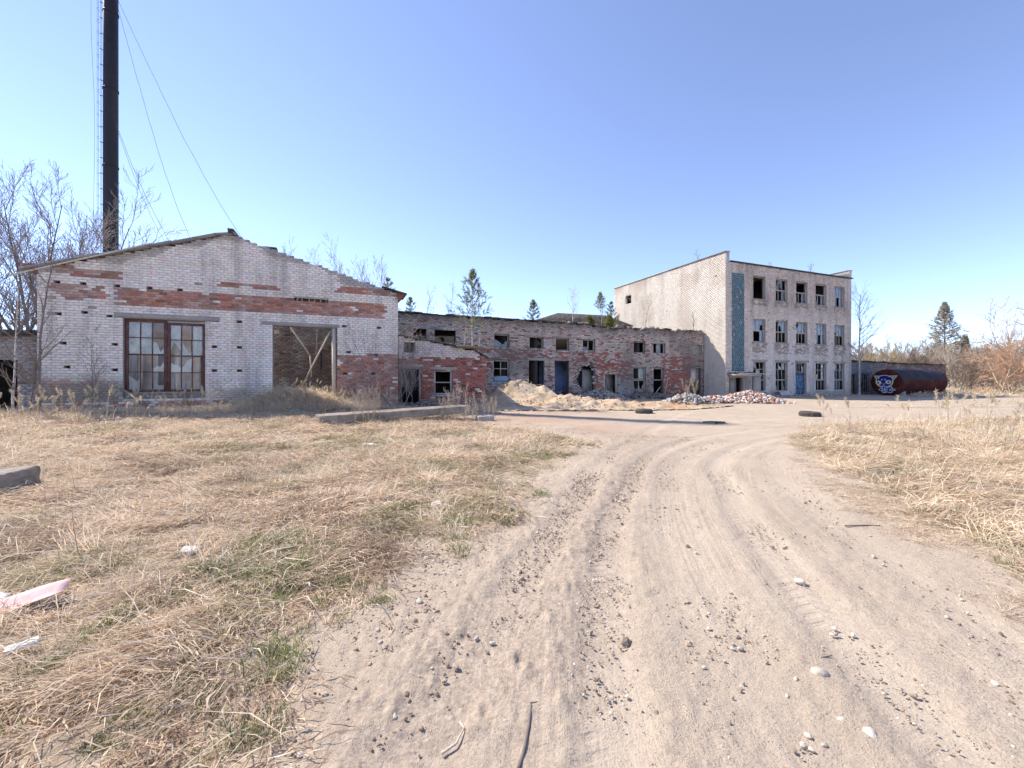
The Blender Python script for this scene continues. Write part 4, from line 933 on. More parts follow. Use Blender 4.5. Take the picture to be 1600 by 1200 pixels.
for z in np.arange(3, CH, 1.2): g.bar(side * .44 + Vector((0, 0, z)), side * .62 + Vector((0, 0, z)), .04, .04)
g.build('ladder', M_green, chim)
g = G()
for z in np.arange(3, CH, .9):
    a = np.linspace(-1.3, 1.3, 9); g.tube([side * (.54 + .22 * math.cos(t)) + tang * (.24 * math.sin(t)) + Vector((0, 0, z)) for t in a], .012, 4)
for t in (-.8, 0, .8): g.tube([side * (.54 + .22 * math.cos(t)) + tang * (.24 * math.sin(t)) + Vector((0, 0, z)) for z in np.linspace(3, CH, 30)], .010, 4)
g.build('ladder_cage', M_wire, chim)
def sag(p, q, s, n=26, wob=.12):
    p = Vector(p); q = Vector(q); r_ = random.Random(int(p.z * 7 + q.x * 3)); out = []
    for i in range(n):
        t = i / (n - 1); v = p.lerp(q, t); v.z -= s * 4 * t * (1 - t); v.x += (math.sin(t * 9 + p.z) * .5 + r_.uniform(-.3, .3)) * wob * min(1, 4 * t * (1 - t)) ; out.append(v - Vector((chx, chy, 0)))
    return out
bx_, by_, _ = W(-5.5, 33.6); cx_, cy_, _ = W(-3.4, 33.6); dx_, dy_, _ = W(-7.6, 33.6)
for (z, q, s) in ((31.5, (cx_ + .2, cy_, 5.9), 1.6), (31.3, (bx_ - 2.2, by_, 5.9), 2.4), (21.5, (bx_ - 3.4, by_, 5.9), .9), (21.4, (dx_ - .8, dy_, 5.9), 1.6)):
    G().tube(sag((chx + .45, chy - .1, z), q, s), .013, 4).build('guy_wire', M_wire, chim)
G().tube([(-.62 - .25 * math.sin(t * 7) * (1 - t), -.72, 34 - 22 * t) for t in np.linspace(0, 1, 24)], .012, 4).build('loose_cable', M_wire, chim)

# ================================================================== TANK
tkx, tky, _ = W(44.95, 21.95)
tank = empty('storage_tank', (tkx, tky, ghf(tkx, tky)), A); tag(tank, 'rusty red cylindrical tank with a cartoon dog sprayed on its end', 'tank')
TR, TL, TZ = 1.15, 7.4, 1.18
def cyl(a0, a1, x0, x1, r, k=30):
    g = G(); a = np.linspace(a0, a1, k); xs = np.linspace(x0, x1, 9)
    V = np.array([(x, r * math.cos(t), TZ + r * math.sin(t)) for x in xs for t in a]); q = [(i * k + j, i * k + j + 1, (i + 1) * k + j + 1, (i + 1) * k + j) for i in range(len(xs) - 1) for j in range(k - 1)]
    return g.add(V, q)
cyl(R(168), R(395), 0, TL, TR, 40).build('shell', M_tank, tank, smooth=True)
cyl(R(34), R(169), .02, TL - .02, TR + .004, 30).build('dark_top', M_tanktop, tank, smooth=True)  # upper shell coloured blue-black
for x in np.linspace(0, TL, 6): cyl(0, 2 * math.pi, x, x + .05, TR + .014, 40).build('weld_band', M_tank, tank, smooth=True)
for x, s in ((0, -1), (TL, 1)):
    g = G(); rr = [(TR * math.cos(t), s * .12 * math.sin(t)) for t in np.linspace(0, math.pi / 2, 6)]
    k = 40; V = np.array([(x + d, r_ * math.cos(a), TZ + r_ * math.sin(a)) for r_, d in rr for a in np.arange(k) * 2 * math.pi / k])
    g.add(V, [(i * k + j, i * k + (j + 1) % k, (i + 1) * k + (j + 1) % k, (i + 1) * k + j) for i in range(5) for j in range(k)]); g.build('end_cap', M_tank, tank, smooth=True)
for x in (1.1, 3.6, 6.2):
    g = G(); g.box(x - .2, x + .2, -.8, .8, -.1, .38, .02); g.build('saddle', M_conc, tank)
G().tube([(-.10, 0, .30), (-.18, 0, .30)], .06, 10, True).build('drain_valve', M_gwhite, tank)
# the sprayed dog: face, ears, eyes, muzzle and a cloud of lettering
gx = -.145
def shape(name, pts, m, layer, parent=tank):
    g = G(); x = gx - layer * .004
    g.fan([(x, -(p[0] * 1.1 + .02), TZ + p[1] * 1.12 + .02) for p in pts]); return g.build(name, m, parent)
def ell(cx, cy, rx, ry, n=28, rot=0): return [(cx + rx * math.cos(t) * math.cos(rot) - ry * math.sin(t) * math.sin(rot), cy + rx * math.cos(t) * math.sin(rot) + ry * math.sin(t) * math.cos(rot)) for t in np.linspace(0, 2 * math.pi, n, endpoint=False)]
dog = shape('graffiti', ell(-.08, .05, .60, .52), M_gyel, 0); dog['label'] = 'sprayed dog face in blue with yellow outline'
for pts, m, l, nm in (
    ([(-.82, .52), (-.28, .50), (-.52, .05)], M_gyel, .3, 'ear'), ([(.80, .52), (.22, .50), (.44, .02)], M_gyel, .3, 'ear'),
    ([(-.70, .455), (-.34, .43), (-.50, .16)], M_gblue, 1, 'ear_inside'), ([(.68, .455), (.30, .43), (.45, .14)], M_gblue, 1, 'ear_inside'),
    ([(-.58, .40), (-.42, .40), (-.45, .22)], M_gwhite, 1.6, 'ear_highlight'), ([(.56, .40), (.40, .40), (.43, .20)], M_gwhite, 1.6, 'ear_highlight'),
    (ell(-.08, .07, .53, .45), M_gblue, 1.3, 'face'), (ell(-.47, -.06, .20, .17), M_gyel, 2, 'eye'), (ell(.19, .0, .20, .155), M_gyel, 2, 'eye'),
    (ell(-.50, -.07, .07, .07), M_gblue, 2.6, 'pupil'), (ell(.20, .0, .07, .07), M_gblue, 2.6, 'pupil'), (ell(-.24, .19, .05, .045), M_gwhite, 2, 'brow_spot'), (ell(-.03, .20, .055, .045), M_gwhite, 2, 'brow_spot'),
    ([(-.20, -.13), (-.05, -.13), (-.12, -.22)], M_gwhite, 2, 'nose'),
    ([(.10 + (.50 + .07 * math.cos(6 * t)) * math.cos(t), -.60 + (.25 + .05 * math.cos(6 * t)) * math.sin(t)) for t in np.linspace(0, 2 * math.pi, 48, endpoint=False)], M_gwhite, 1.7, 'cloud'),
    ([(.10 + (.44 + .07 * math.cos(6 * t)) * math.cos(t), -.60 + (.20 + .05 * math.cos(6 * t)) * math.sin(t)) for t in np.linspace(0, 2 * math.pi, 48, endpoint=False)], M_gblue, 2.2, 'cloud_fill')):
    shape(nm, pts, m, l, dog)
g = G()
def glyph(pts, w=.04):
    pts = [(p[0] * 1.1 + .02, p[1] * 1.12 + .02) for p in pts]
    for p, q in zip(pts[:-1], pts[1:]): g.bar((gx - .014, -p[0], TZ + p[1]), (gx - .014, -q[0], TZ + q[1]), .004, w, (1, 0, 0)) if False else g.bar((gx - .014, -p[0], TZ + p[1]), (gx - .014, -q[0], TZ + q[1]), w, .004, (1, 0, 0))
glyph(ell(-.14, -.62, .08, .085, 10) + [(-.06, -.62)]); glyph([(-.06, -.46), (-.06, -.70)])
glyph(ell(.06, -.60, .07, .08, 10) + [(.13, -.60)]); glyph([(0.0, -.52), (0.0, -.76)])
glyph([(.24, -.52), (.36, -.70)]); glyph([(.36, -.52), (.24, -.70)]); glyph([(.45, -.46), (.45, -.68), (.50, -.69)]); glyph([(.40, -.55), (.51, -.55)])
glyph([(-.28, -.27), (-.12, -.25), (.02, -.28)], .025)
g.build('lettering', M_gwhite, dog)

# ================================================================== SMALL THINGS ON THE GROUND
def tyre(name, x, y, label, rz, tilt=0.0):
    t = empty(name, (x, y, ghf(x, y) - .05), rz); t.rotation_euler = (tilt, 0, rz); tag(t, label, 'tyre', 'worn tyres lying in the yard')
    prof = [(.21, .02), (.24, .0), (.33, .0), (.365, .03), (.375, .07), (.375, .17), (.365, .21), (.33, .24), (.24, .24), (.21, .22), (.225, .20), (.31, .19), (.335, .12), (.31, .05), (.225, .04)]
    G().lathe(prof, 36, True).build('carcass', M_rubber, t, smooth=True)
    g = G()
    for k in range(36):
        a = k * 2 * math.pi / 36
        for zz, tw_ in ((.09, .3), (.15, -.3)): g.obox((.376 * math.cos(a + zz), .376 * math.sin(a + zz), zz), (.016, .034, .05), (tw_, 0, a + zz))
    g.build('tread', M_rubber, t)
    return t
tyre('tyre', 6.03, 19.0, 'worn tyre lying flat before the orange sand heap', .3)
tyre('tyre', 12.1, 16.9, 'worn tyre lying by the edge of the dry grass field', 1.1, .06)
def noisy_block(name, loc, size, rot, m, label, cat, parent=None, amp=.03, seed=1, group=None, cuts=7):
    import bmesh
    bm = bmesh.new(); bmesh.ops.create_cube(bm, size=1.0); bmesh.ops.subdivide_edges(bm, edges=bm.edges[:], cuts=cuts, use_grid_fill=True)
    r_ = random.Random(seed)
    for v in bm.verts:
        c = np.array(v.co); edge = (np.abs(c) > .49).sum()
        p = Vector((c[0] * size[0], c[1] * size[1], c[2] * size[2]))
        n = (float(vn(p.x * 6 + seed, p.y * 6 + p.z * 5)) - .5) * amp + r_.uniform(-amp, amp) * .25
        v.co = p * 1.0 - Vector(c).normalized() * (abs(n) + (edge - 1) * amp * .35)
    me = bpy.data.meshes.new(name); bm.to_mesh(me); bm.free(); me.materials.append(m)
    o = obj(name, me, parent, loc); o.rotation_euler = rot
    if label: tag(o, label, cat, group)
    return o
a = np.array((-6.1, 13.05)); b = np.array((-1.75, 15.75)); c = (a + b) / 2; an_ = math.atan2(*(b - a)[::-1])
noisy_block('concrete_slab', (c[0], c[1], ghf(*c) + .26), (5.15, .95, .27), (0, R(-1.6), an_), M_concd, 'long weathered concrete slab lying in the grass before the hall', 'slab', amp=.03, seed=3, cuts=14)
noisy_block('concrete_chunk', (-1.0, 15.3, ghf(-1, 15.3) + .09), (.62, .4, .2), (.05, 0, .4), M_conc, 'small square concrete chunk lying off the end of the long slab', 'concrete', amp=.03, seed=5)
noisy_block('concrete_block', (-7.5, 5.8, ghf(-7.5, 5.8) + .10), (1.15, .6, .34), (.04, -.08, .25), M_concd, 'broken concrete block cut by the frame edge in the grass', 'concrete', amp=.06, seed=8)
noisy_block('fallen_plank', (-.9, 18.4, ghf(-.9, 18.4) + .07), (.9, .12, .04), (0, .05, -.5), M_whitewood, 'white plank lying in the shade of the lean-to', 'plank', amp=.006)
pw = W(33.9, 23.3); noisy_block('sheet_panel', (pw[0], pw[1], ghf(pw[0], pw[1]) + .22), (1.5, .05, .55), (-.35, 0, A), M_plaster, 'pale sheet panel leaning under a ground-floor window', 'panel', amp=.01)
o = noisy_block('foam_scrap', (-2.83, 3.66, ghf(-2.83, 3.66) + .05), (.135, .10, .02), (.12, .1, .3), M_white, 'clean white square scrap lying in the grass', 'litter', amp=.006, seed=2)
o = noisy_block('foam_scrap', (-2.78, 2.36, ghf(-2.78, 2.36) + .05), (.13, .06, .025), (.1, -.1, .7), M_white, 'oblong white scrap near the pink sheet', 'litter', amp=.012, seed=4)
o = noisy_block('foam_scrap', (-3.55, 2.88, ghf(-3.55, 2.88) + .06), (.09, .06, .03), (.2, .3, .1), M_white, 'small white scrap at the frame edge beyond the pink sheet', 'litter', amp=.012, seed=6)
o = noisy_block('foam_scrap', (-3.1, 9.1, ghf(-3.1, 9.1) + .07), (.30, .14, .03), (.1, .05, .1), M_white, 'crumpled white sheet far out in the grass', 'litter', amp=.02, seed=7)
def pink():
    g = G(); n = 9; xs = np.linspace(-.21, .21, n); ys = np.linspace(-.09, .09, 6)
    V = np.array([(x, y + .25 * (x + .2) ** 2, .02 * math.sin(9 * x + 5 * y) + .015 * math.sin(30 * y) + .09 * (x + .1) ** 2) for x in xs for y in ys])
    q = [(i * 6 + j, (i + 1) * 6 + j, (i + 1) * 6 + j + 1, i * 6 + j + 1) for i in range(n - 1) for j in range(5)]
    g.add(V, q); o = g.build('plastic_sheet', M_pink, None, (-3.3, 2.80, ghf(-3.3, 2.8) + .065), True); o.rotation_euler = (.10, -.05, .45)
    s = o.modifiers.new('thick', 'SOLIDIFY'); s.thickness = .003
    tag(o, 'faded pink plastic sheet lying in the grass at the frame edge', 'litter')
pink()
def stone_mesh(seed, flat=.65):
    import bmesh
    bm = bmesh.new(); bmesh.ops.create_icosphere(bm, subdivisions=3, radius=1.0); r_ = random.Random(seed)
    off = [r_.uniform(0, 50) for _ in range(3)]; sx = r_.uniform(.75, 1.0)
    for v in bm.verts:
        c = v.co.copy(); n = float(fbm(np.array(c.x * 1.2 + off[0] + c.z), np.array(c.y * 1.2 + off[1] - c.z), seed, 3)) - .5
        v.co = Vector((c.x, c.y * sx, c.z * flat)) * (1 + n * .55)
    me = bpy.data.meshes.new('stone'); bm.to_mesh(me); bm.free(); me.polygons.foreach_set('use_smooth', [True] * len(me.polygons)); me.materials.append(M_stone)
    return me
SM = [stone_mesh(k) for k in range(6)]
def px(x, y, z=0.0):
    s = (1.5 - z) * 650 / (y - 592); return (x - 800) / 650 * s, s
STONES = [(1281, 1054, 13, 'largest pale rounded stone on the wheel track'), (1360, 1148, 12, 'pale egg-shaped stone nearest the lower frame edge of the track'), (1250, 910, 8, 'flat white stone alone far along the track'), (684, 790, 13, 'grey angular stone where the grass meets the dirt'), (656, 941, 7, 'bright white pebble at the grassy verge of the track')]
for i, (x, y, r_, lb) in enumerate(STONES):
    X, Y = px(x, y); s = r_ * Y / 650
    o = obj('stone', SM[i % 6], None, (X, Y, ghf(X, Y) + s * .16)); o.scale = (s, s * .9, s * .85); o.rotation_euler = (0, 0, i * 1.3); tag(o, lb, 'stone')
SMALL = [(1157, 1014, 5), (1145, 1014, 4), (1244, 1062, 5), (1315, 1125, 6), (1262, 1150, 6), (1255, 1165, 6), (1288, 1165, 5), (1268, 1172, 5), (1230, 1088, 4), (1018, 942, 4), (1040, 1158, 4), (470, 1180, 6), (480, 1183, 6), (616, 1120, 6), (745, 998, 5), (770, 1005, 5), (590, 985, 5), (1480, 965, 4), (1580, 1118, 4), (1300, 992, 4), (1365, 870, 4), (508, 1085, 5), (612, 872, 4), (666, 872, 4), (790, 1128, 5), (895, 1085, 4)]
for i, (x, y, r_) in enumerate(SMALL):
    X, Y = px(x, y); s = r_ * Y / 650
    o = obj('pebble', SM[i % 6], None, (X, Y, ghf(X, Y) + s * .14)); o.scale = (s, s * .8, s * .85); o.rotation_euler = (0, 0, i * 2.1); tag(o, 'small rounded pebble lying on the sandy track', 'pebble', 'pebbles scattered over the sandy track')
def stick(pts, rad, label, m=M_barkd):
    P = []
    for x, y in pts:
        X, Y = px(x, y); P.append((X, Y, ghf(X, Y) + rad * 1.2))
    o = G().tube(P, np.linspace(rad, rad * .5, len(P)), 6, True).build('stick', m); tag(o, label, 'stick')
stick([(808, 1210), (818, 1180), (826, 1140), (830, 1105), (828, 1102), (860, 1098)], .008, 'bent dark stick on the sand at the lower frame edge')
stick([(1250, 1036), (1270, 1032), (1300, 1026)], .005, 'thin straight twig lying across the wheel track', M_bark)
stick([(690, 1180), (712, 1165), (725, 1140), (718, 1130)], .006, 'pale dry twig on the dirt verge', M_palewood)
stick([(1320, 823), (1350, 822), (1375, 823)], .008, 'dark twig lying where the dirt meets the dry field')
hp = [(6.75, 14.75), (6.95, 14.6), (7.1, 14.85), (7.3, 14.5), (7.5, 14.65), (7.35, 14.4), (7.05, 14.45)]
o = G().tube([(x, y, ghf(x, y) + .03 + .03 * (i % 2)) for i, (x, y) in enumerate(hp)], .026, 6, True).build('rubber_hose', M_rubber); tag(o, 'tangled dark hose lying on the bare yard', 'hose')

for i, (e_, v_, ln, rz, ry, lb) in enumerate([(-3.15, 20.1, 1.1, .5, -.35, 'bleached board on the straw heap nearest the white pier'), (-2.6, 19.9, 1.3, 1.2, -.5, 'bleached board propped steeply on the straw heap'), (-2.3, 19.5, .9, -.4, .2, 'short bleached board low on the straw heap')]):
    X, Y, _ = W(e_, v_); noisy_block('bleached_board', (X, Y, ghf(X, Y) + .22), (ln, .16, .035), (.25, ry, rz), M_palewood, lb, 'board', amp=.008, seed=20 + i)
# rubble heaps
def heap(name, cx, cy, rx, ry, hh, n, colsf, label, smin=.06, smax=.2, seed=1, rot=0):
    r_ = np.random.default_rng(seed); g = G(); base = []
    for k in range(n):
        a = r_.uniform(0, 2 * math.pi); q = math.sqrt(r_.random()) * r_.uniform(.6, 1.12)
        x0, y0 = q * rx * math.cos(a), q * ry * math.sin(a); x = cx + x0 * math.cos(rot) - y0 * math.sin(rot); y = cy + x0 * math.sin(rot) + y0 * math.cos(rot)
        base.append((x, y, max(0, 1 - q) ** .9 * hh * r_.uniform(.75, 1.1)))
    B = np.array(base); zg = gh(B[:, 0], B[:, 1])
    for (x, y, z), zz in zip(base, zg):
        g.cc = colsf(r_); s = r_.uniform(smin, smax)
        for zl in ([z] if z < .15 else [z, z * .5]):
            g.obox((x, y, zz + zl + .03), (s, s * r_.uniform(.45, .8), s * r_.uniform(.25, .6)), r_.uniform(-.9, .9, 3) + np.array([0, 0, r_.uniform(0, 6)]), s * .09)
    o = g.build(name, M_rub); tag(o, label, 'rubble', kind='stuff'); return o
bc = lambda r_: [(.58, .52, .48), (.50, .28, .20), (.46, .20, .13), (.64, .60, .57), (.52, .36, .28)][r_.integers(5)]
gc = lambda r_: [(.46, .42, .38), (.36, .32, .29), (.30, .25, .22), (.52, .48, .44)][r_.integers(4)]
heap('brick_rubble', 14.6, 25.6, 2.3, 1.5, .66, 900, bc, 'pale and red brick rubble heaped before the block entrance', seed=2)
heap('brick_rubble', 11.9, 24.6, 1.6, 1.0, .40, 260, bc, 'low spill of broken brick beside the tall rubble heap', seed=3)
heap('stony_rubble', 9.7, 23.0, 1.7, 1.1, .42, 380, gc, 'grey stony rubble with twigs between sand and bricks', smin=.05, smax=.2, seed=4)
ec = lambda r_: [(.44, .33, .22), (.34, .24, .16), (.52, .41, .30), (.40, .24, .15)][r_.integers(4)]
heap('earth_clods', 3.6, 21.9, 5.2, 1.5, .05, 170, ec, 'brown clods and brick bits strewn over the sand ridge', smin=.03, smax=.10, seed=9, rot=-.18)
heap('earth_clods', .4, 24.4, 1.7, 1.0, .03, 40, ec, 'clods strewn on the face of the tall sand heap', smin=.03, smax=.10, seed=10)
x_, y_, _ = W(16.6, 25.0); heap('wall_rubble', x_, y_, 2.6, 1.1, .75, 620, gc, 'grey masonry rubble fallen from the broken wall', seed=5, rot=A)
x_, y_, _ = W(21.4, 25.2); heap('wall_rubble', x_, y_, 3.0, .8, .42, 420, lambda r_: tuple(.55 * k for k in gc(r_)), 'dark rubble along the foot of the workshop windows', seed=6, rot=A)
x_, y_, _ = W(3.6, 19.7); heap('dark_rubble', x_, y_, 2.6, .8, .28, 260, lambda r_: tuple(.5 * k for k in gc(r_)), 'dark rubble and boards at the lean-to door', seed=7, rot=A)
x_, y_, _ = W(36, 23.2); heap('wall_foot_litter', x_, y_, 7.5, .7, .14, 300, gc, 'stony litter along the foot of the three-storey block', smin=.04, smax=.16, seed=8, rot=A)

# ================================================================== TREES
def rotv(d, ang, r_):
    ax = d.cross(Vector((r_.uniform(-1, 1), r_.uniform(-1, 1), r_.uniform(-1, 1))))
    if ax.length < 1e-3: ax = Vector((1, 0, 0))
    return (Matrix.Rotation(ang, 3, ax.normalized()) @ d).normalized()
def bare_tree(seed, Ht, r0, nb=(9, 7, 5), ratio=(.55, .5, .5), ang=(38, 40, 42), up=.25, stems=1, stem_spread=0, start=.25, wander=.10, twig=.006, droop=0.0):
    """-> (trunk lines, branch lines); each line = (points, radii)"""
    r_ = random.Random(seed); trunk = []; br = []
    def line(p, d, Ln, r, lev):
        n = 6 if lev < 2 else 4; pts = [p.copy()]; dirs = [d.copy()]; q = p.copy()
        for i in range(n):
            d = (d + Vector((r_.gauss(0, 1), r_.gauss(0, 1), r_.gauss(0, 1))) * wander + Vector((0, 0, up if lev < 2 else up - droop)) * (.5 if lev else .15)).normalized()
            q = q + d * (Ln / n); pts.append(q.copy()); dirs.append(d.copy())
        rad = [max(twig * .6, r * (1 - .82 * i / n)) for i in range(n + 1)]
        (trunk if lev == 0 else br).append((pts, rad))
        if lev < len(nb):
            for k in range(nb[lev]):
                t = start + (1 - start) * (k + r_.random()) / nb[lev] if lev == 0 else .15 + .8 * (k + r_.random()) / nb[lev]
                f = min(t, .99) * n; i = int(f); b = pts[i].lerp(pts[i + 1], f - i); rr = rad[i] * .6
                l = Ln * ratio[lev] * (1.15 - .55 * t if lev == 0 else 1 - .4 * t) * r_.uniform(.7, 1.2)
                line(b, rotv(dirs[i], R(ang[lev] * r_.uniform(.6, 1.3)), r_), l, max(twig, rr), lev + 1)
    for s in range(stems):
        d = Vector((r_.gauss(0, 1), r_.gauss(0, 1), 0)) * stem_spread; base = Vector((r_.gauss(0, .25), r_.gauss(0, .25), 0)) if stems > 1 else Vector((0, 0, 0))
        line(base + Vector((0, 0, -.15)), (Vector((0, 0, 1)) + d).normalized(), Ht * r_.uniform(.78, 1.0) if stems > 1 else Ht, r0 * (r_.uniform(.6, 1) if stems > 1 else 1), 0)
    return trunk, br
def lines_mesh(name, lines, m, k0=6):
    groups = {}
    for pts, rad in lines: groups.setdefault(len(pts), []).append((pts, rad))
    Vs = []; Qs = []; n0 = 0
    for n, ls in groups.items():
        P = np.array([[tuple(p) for p in l[0]] for l in ls]); r = np.array([l[1] for l in ls])
        k = k0 if r.max() > .05 and len(ls) < 400 else 3
        T = np.gradient(P, axis=1); T /= np.linalg.norm(T, axis=2)[..., None] + 1e-9
        X = np.cross(T, np.array([.31, .83, .46])); X /= np.linalg.norm(X, axis=2)[..., None] + 1e-9; Y = np.cross(X, T)
        a = np.arange(k) * 2 * math.pi / k
        V = P[:, :, None] + r[:, :, None, None] * (np.cos(a)[:, None] * X[:, :, None] + np.sin(a)[:, None] * Y[:, :, None])
        m_ = len(ls); i = np.arange(m_)[:, None, None] * n * k + np.arange(n - 1)[None, :, None] * k; j = np.arange(k)[None, None]; j2 = (j + 1) % k
        Qs.append(np.stack([i + j, i + j2, i + k + j2, i + k + j], -1).reshape(-1, 4) + n0); Vs.append(V.reshape(-1, 3)); n0 += m_ * n * k
    return raw_mesh(name, np.concatenate(Vs), [np.concatenate(Qs)], m, smooth=True)
def tree_thing(name, tb, x, y, z, mt, mb, label, cat='tree', group=None, rz=0.0, sc=1.0):
    t = empty(name, (x, y, z), rz); t.scale = (sc, sc, sc); tag(t, label, cat, group)
    obj('trunk', lines_mesh('trunk', tb[0], mt), t); obj('crown', lines_mesh('crown', tb[1], mb), t)
    return t
def at(pxx, F): return (pxx - 800) / 650 * F, F
def plant(name, tb, pxx, F, mt, mb, label, cat='tree', group=None, z=None, rz=0.0, sc=1.0):
    x, y = at(pxx, F); return tree_thing(name, tb, x, y, ghf(x, y) if z is None else z, mt, mb, label, cat, group, rz, sc)

plant('bare_tree', bare_tree(5, 13.2, .11, (13, 9, 6), (.38, .50, .5), (36, 38, 42), .24, 10, .30, .20, .07, .0125), 90, 27, M_barkd, M_twigp, 'big many-stemmed leafless tree behind the hall beside the chimney')
plant('bare_tree', bare_tree(6, 9.5, .09, (12, 7, 5), (.45, .5, .5), (38, 40, 42), .14, 5, .36, .2, .08, .012), 5, 20.5, M_barkd, M_twigp, 'leaning leafless tree over the low shed at the frame edge')
for i, (p, F, h, r0, lb) in enumerate([(64, 14.0, 5.6, .052, 'tallest grey sapling standing before the hall corner'), (22, 14.0, 4.6, .05, 'crooked pale sapling nearest the shed doorway'), (46, 13.8, 3.4, .022, 'thin sapling between the two pale saplings'), (144, 15.0, 3.1, .016, 'thin whip of a sapling under the painted hall wall'), (158, 15.4, 2.6, .016, 'short twiggy sapling nearest the big wooden window')]):
    plant('sapling', bare_tree(20 + i, h, r0, (15, 4, 2), (.26, .42, .5), (48, 40, 40), .12, 1, 0, .18, .05, .0045), p, F, M_bark if i != 1 else M_birch, M_bark, lb, rz=i)
plant('bare_bush', bare_tree(31, 3.8, .03, (9, 6, 5), (.5, .5, .5), (30, 36, 40), .22, 6, .28, .15, .07, .004), 628, 18.6, M_barkd, M_twigp, 'dark twiggy leafless bush growing before the lean-to door', 'bush')
for i, (p, F, h, lb) in enumerate([(548, 42, 15.0, 'tallest leafless birch rising behind the hall gable'), (496, 44, 13.8, 'slender leafless birch behind the middle of the gable slope'), (452, 43, 14.2, 'thin leafless birch nearest the hall ridge'), (586, 40, 12.6, 'bushy leafless birch above the low end of the gable')]):
    plant('birch_tree', bare_tree(40 + i, h, .11, (14, 6, 5), (.30, .5, .5), (32, 36, 40), .28, 1 + (i in (0, 3)) * 2, .12, .35, .06, .012), p, F, M_bark, M_twigp, lb)
plant('birch_tree', bare_tree(50, 9.6, .085, (26, 7, 4), (.30, .5, .5), (44, 40, 42), .16, 1, 0, .25, .05, .006, .1), 1343, 38.0, M_birch, M_twigp, 'leafless birch standing between the tall block and the tank')

def pine(seed, Ht, r0, whorls, spread, base=.25, needle=.11, cols=((.24, .28, .14), (.32, .33, .16), (.19, .23, .13)), sub=6, lift=35, per=16, thick=.012):
    r_ = random.Random(seed); tr = []; br = []; V = []; C = []
    pts = [Vector((math.sin(i * .9 + seed) * .02 * Ht * .1, math.cos(i * 1.1) * .01 * Ht * .1, Ht * i / 8 - .1 * (i == 0))) for i in range(9)]
    tr.append((pts, [max(.012, r0 * (1 - .9 * i / 8)) for i in range(9)]))
    def tuft(p, d, sz):
        c = cols[r_.randrange(len(cols))]
        for k in range(per):
            dd = (d * r_.uniform(.1, 1.0) + Vector((r_.gauss(0, 1), r_.gauss(0, 1), r_.gauss(0, 1))) * .7).normalized(); q = p - d * sz * r_.uniform(0, 1.2)
            s = dd.cross(Vector((r_.uniform(-1, 1), r_.uniform(-1, 1), r_.uniform(-1, 1)))).normalized() * thick
            V.extend([q - s, q + s, q + dd * sz * r_.uniform(.7, 1.2)]); f = r_.uniform(.75, 1.2); C.extend([[c[0] * f, c[1] * f, c[2] * f]] * 3)
    for w_ in range(whorls):
        t = base + (1 - base) * (w_ + .3) / whorls; z = Ht * t
        nbr = r_.randint(4, 6); a0 = r_.uniform(0, 6)
        for b in range(nbr):
            a = a0 + b * 2 * math.pi / nbr + r_.uniform(-.3, .3); ln = spread * Ht * (1 - t) ** .75 * r_.uniform(.6, 1.1) + .06 * Ht * (1 - t) + .05
            e_ = R(lift * (.4 + t)); d = Vector((math.cos(a) * math.cos(e_), math.sin(a) * math.cos(e_), math.sin(e_)))
            p = Vector((0, 0, z)); bp = [p]
            for i in range(4):
                d = (d + Vector((0, 0, .10)) + Vector((r_.gauss(0, .06), r_.gauss(0, .06), 0))).normalized(); bp.append(bp[-1] + d * ln / 4)
            br.append((bp, [max(.006, r0 * .28 * (1 - .7 * i / 4)) for i in range(5)]))
            tuft(bp[-1], d, needle)
            for k in range(sub):
                f = .3 + .7 * r_.random(); i = min(3, int(f * 4)); q = bp[i].lerp(bp[i + 1], f * 4 - i); dd = rotv(d, R(r_.uniform(25, 60)), r_); l2 = ln * .32 * r_.uniform(.5, 1.1)
                br.append(([q, q + dd * l2 * .5, q + dd * l2, q + dd * l2 + Vector((0, 0, .02)), q + dd * l2 + Vector((0, 0, .05))], [.006] * 5)); tuft(q + dd * l2, dd, needle); tuft(q + dd * l2 * .55, dd, needle)
    tuft(Vector((0, 0, Ht)), Vector((0, 0, 1)), needle)
    return tr, br, np.array([tuple(v) for v in V]), np.array(C)
def pine_thing(name, pn, x, y, z, label, cat='tree', group=None, sc=1.0, rz=0.0, mt=None):
    t = empty(name, (x, y, z), rz); t.scale = (sc,) * 3; tag(t, label, cat, group)
    obj('trunk', lines_mesh('trunk', pn[0], mt or M_birch), t); obj('branches', lines_mesh('branches', pn[1], M_bark), t)
    n = len(pn[2]) // 3; o = obj('crown', raw_mesh('crown', pn[2], [np.arange(3 * n).reshape(-1, 3)], M_needle, pn[3]), t)
    return t
x_, y_ = at(738, 22.6)
pine_thing('young_pine', pine(2, 4.25, .045, 10, .42, .20, .13, ((.27, .31, .13), (.38, .37, .14), (.22, .26, .13)), 6, 40, 10, .009), x_, y_, 3.15, 'young pine growing out of the lean-to roof')
x_, y_ = at(725, 22.7); tree_thing('sapling', bare_tree(61, 1.7, .02, (10, 4, 2), (.3, .5, .5), (45, 40, 40), .2, 1, 0, .3, .05, .004), x_, y_, 3.15, M_palewood, M_twigl, 'bare sapling beside the young pine on the lean-to roof')
x_, y_ = at(748, 22.8); tree_thing('sapling', bare_tree(62, 1.5, .018, (10, 4, 2), (.3, .5, .5), (45, 40, 40), .2, 1, 0, .3, .05, .004), x_, y_, 3.1, M_palewood, M_twigl, 'second bare sapling on the lean-to roof, nearer its open end')
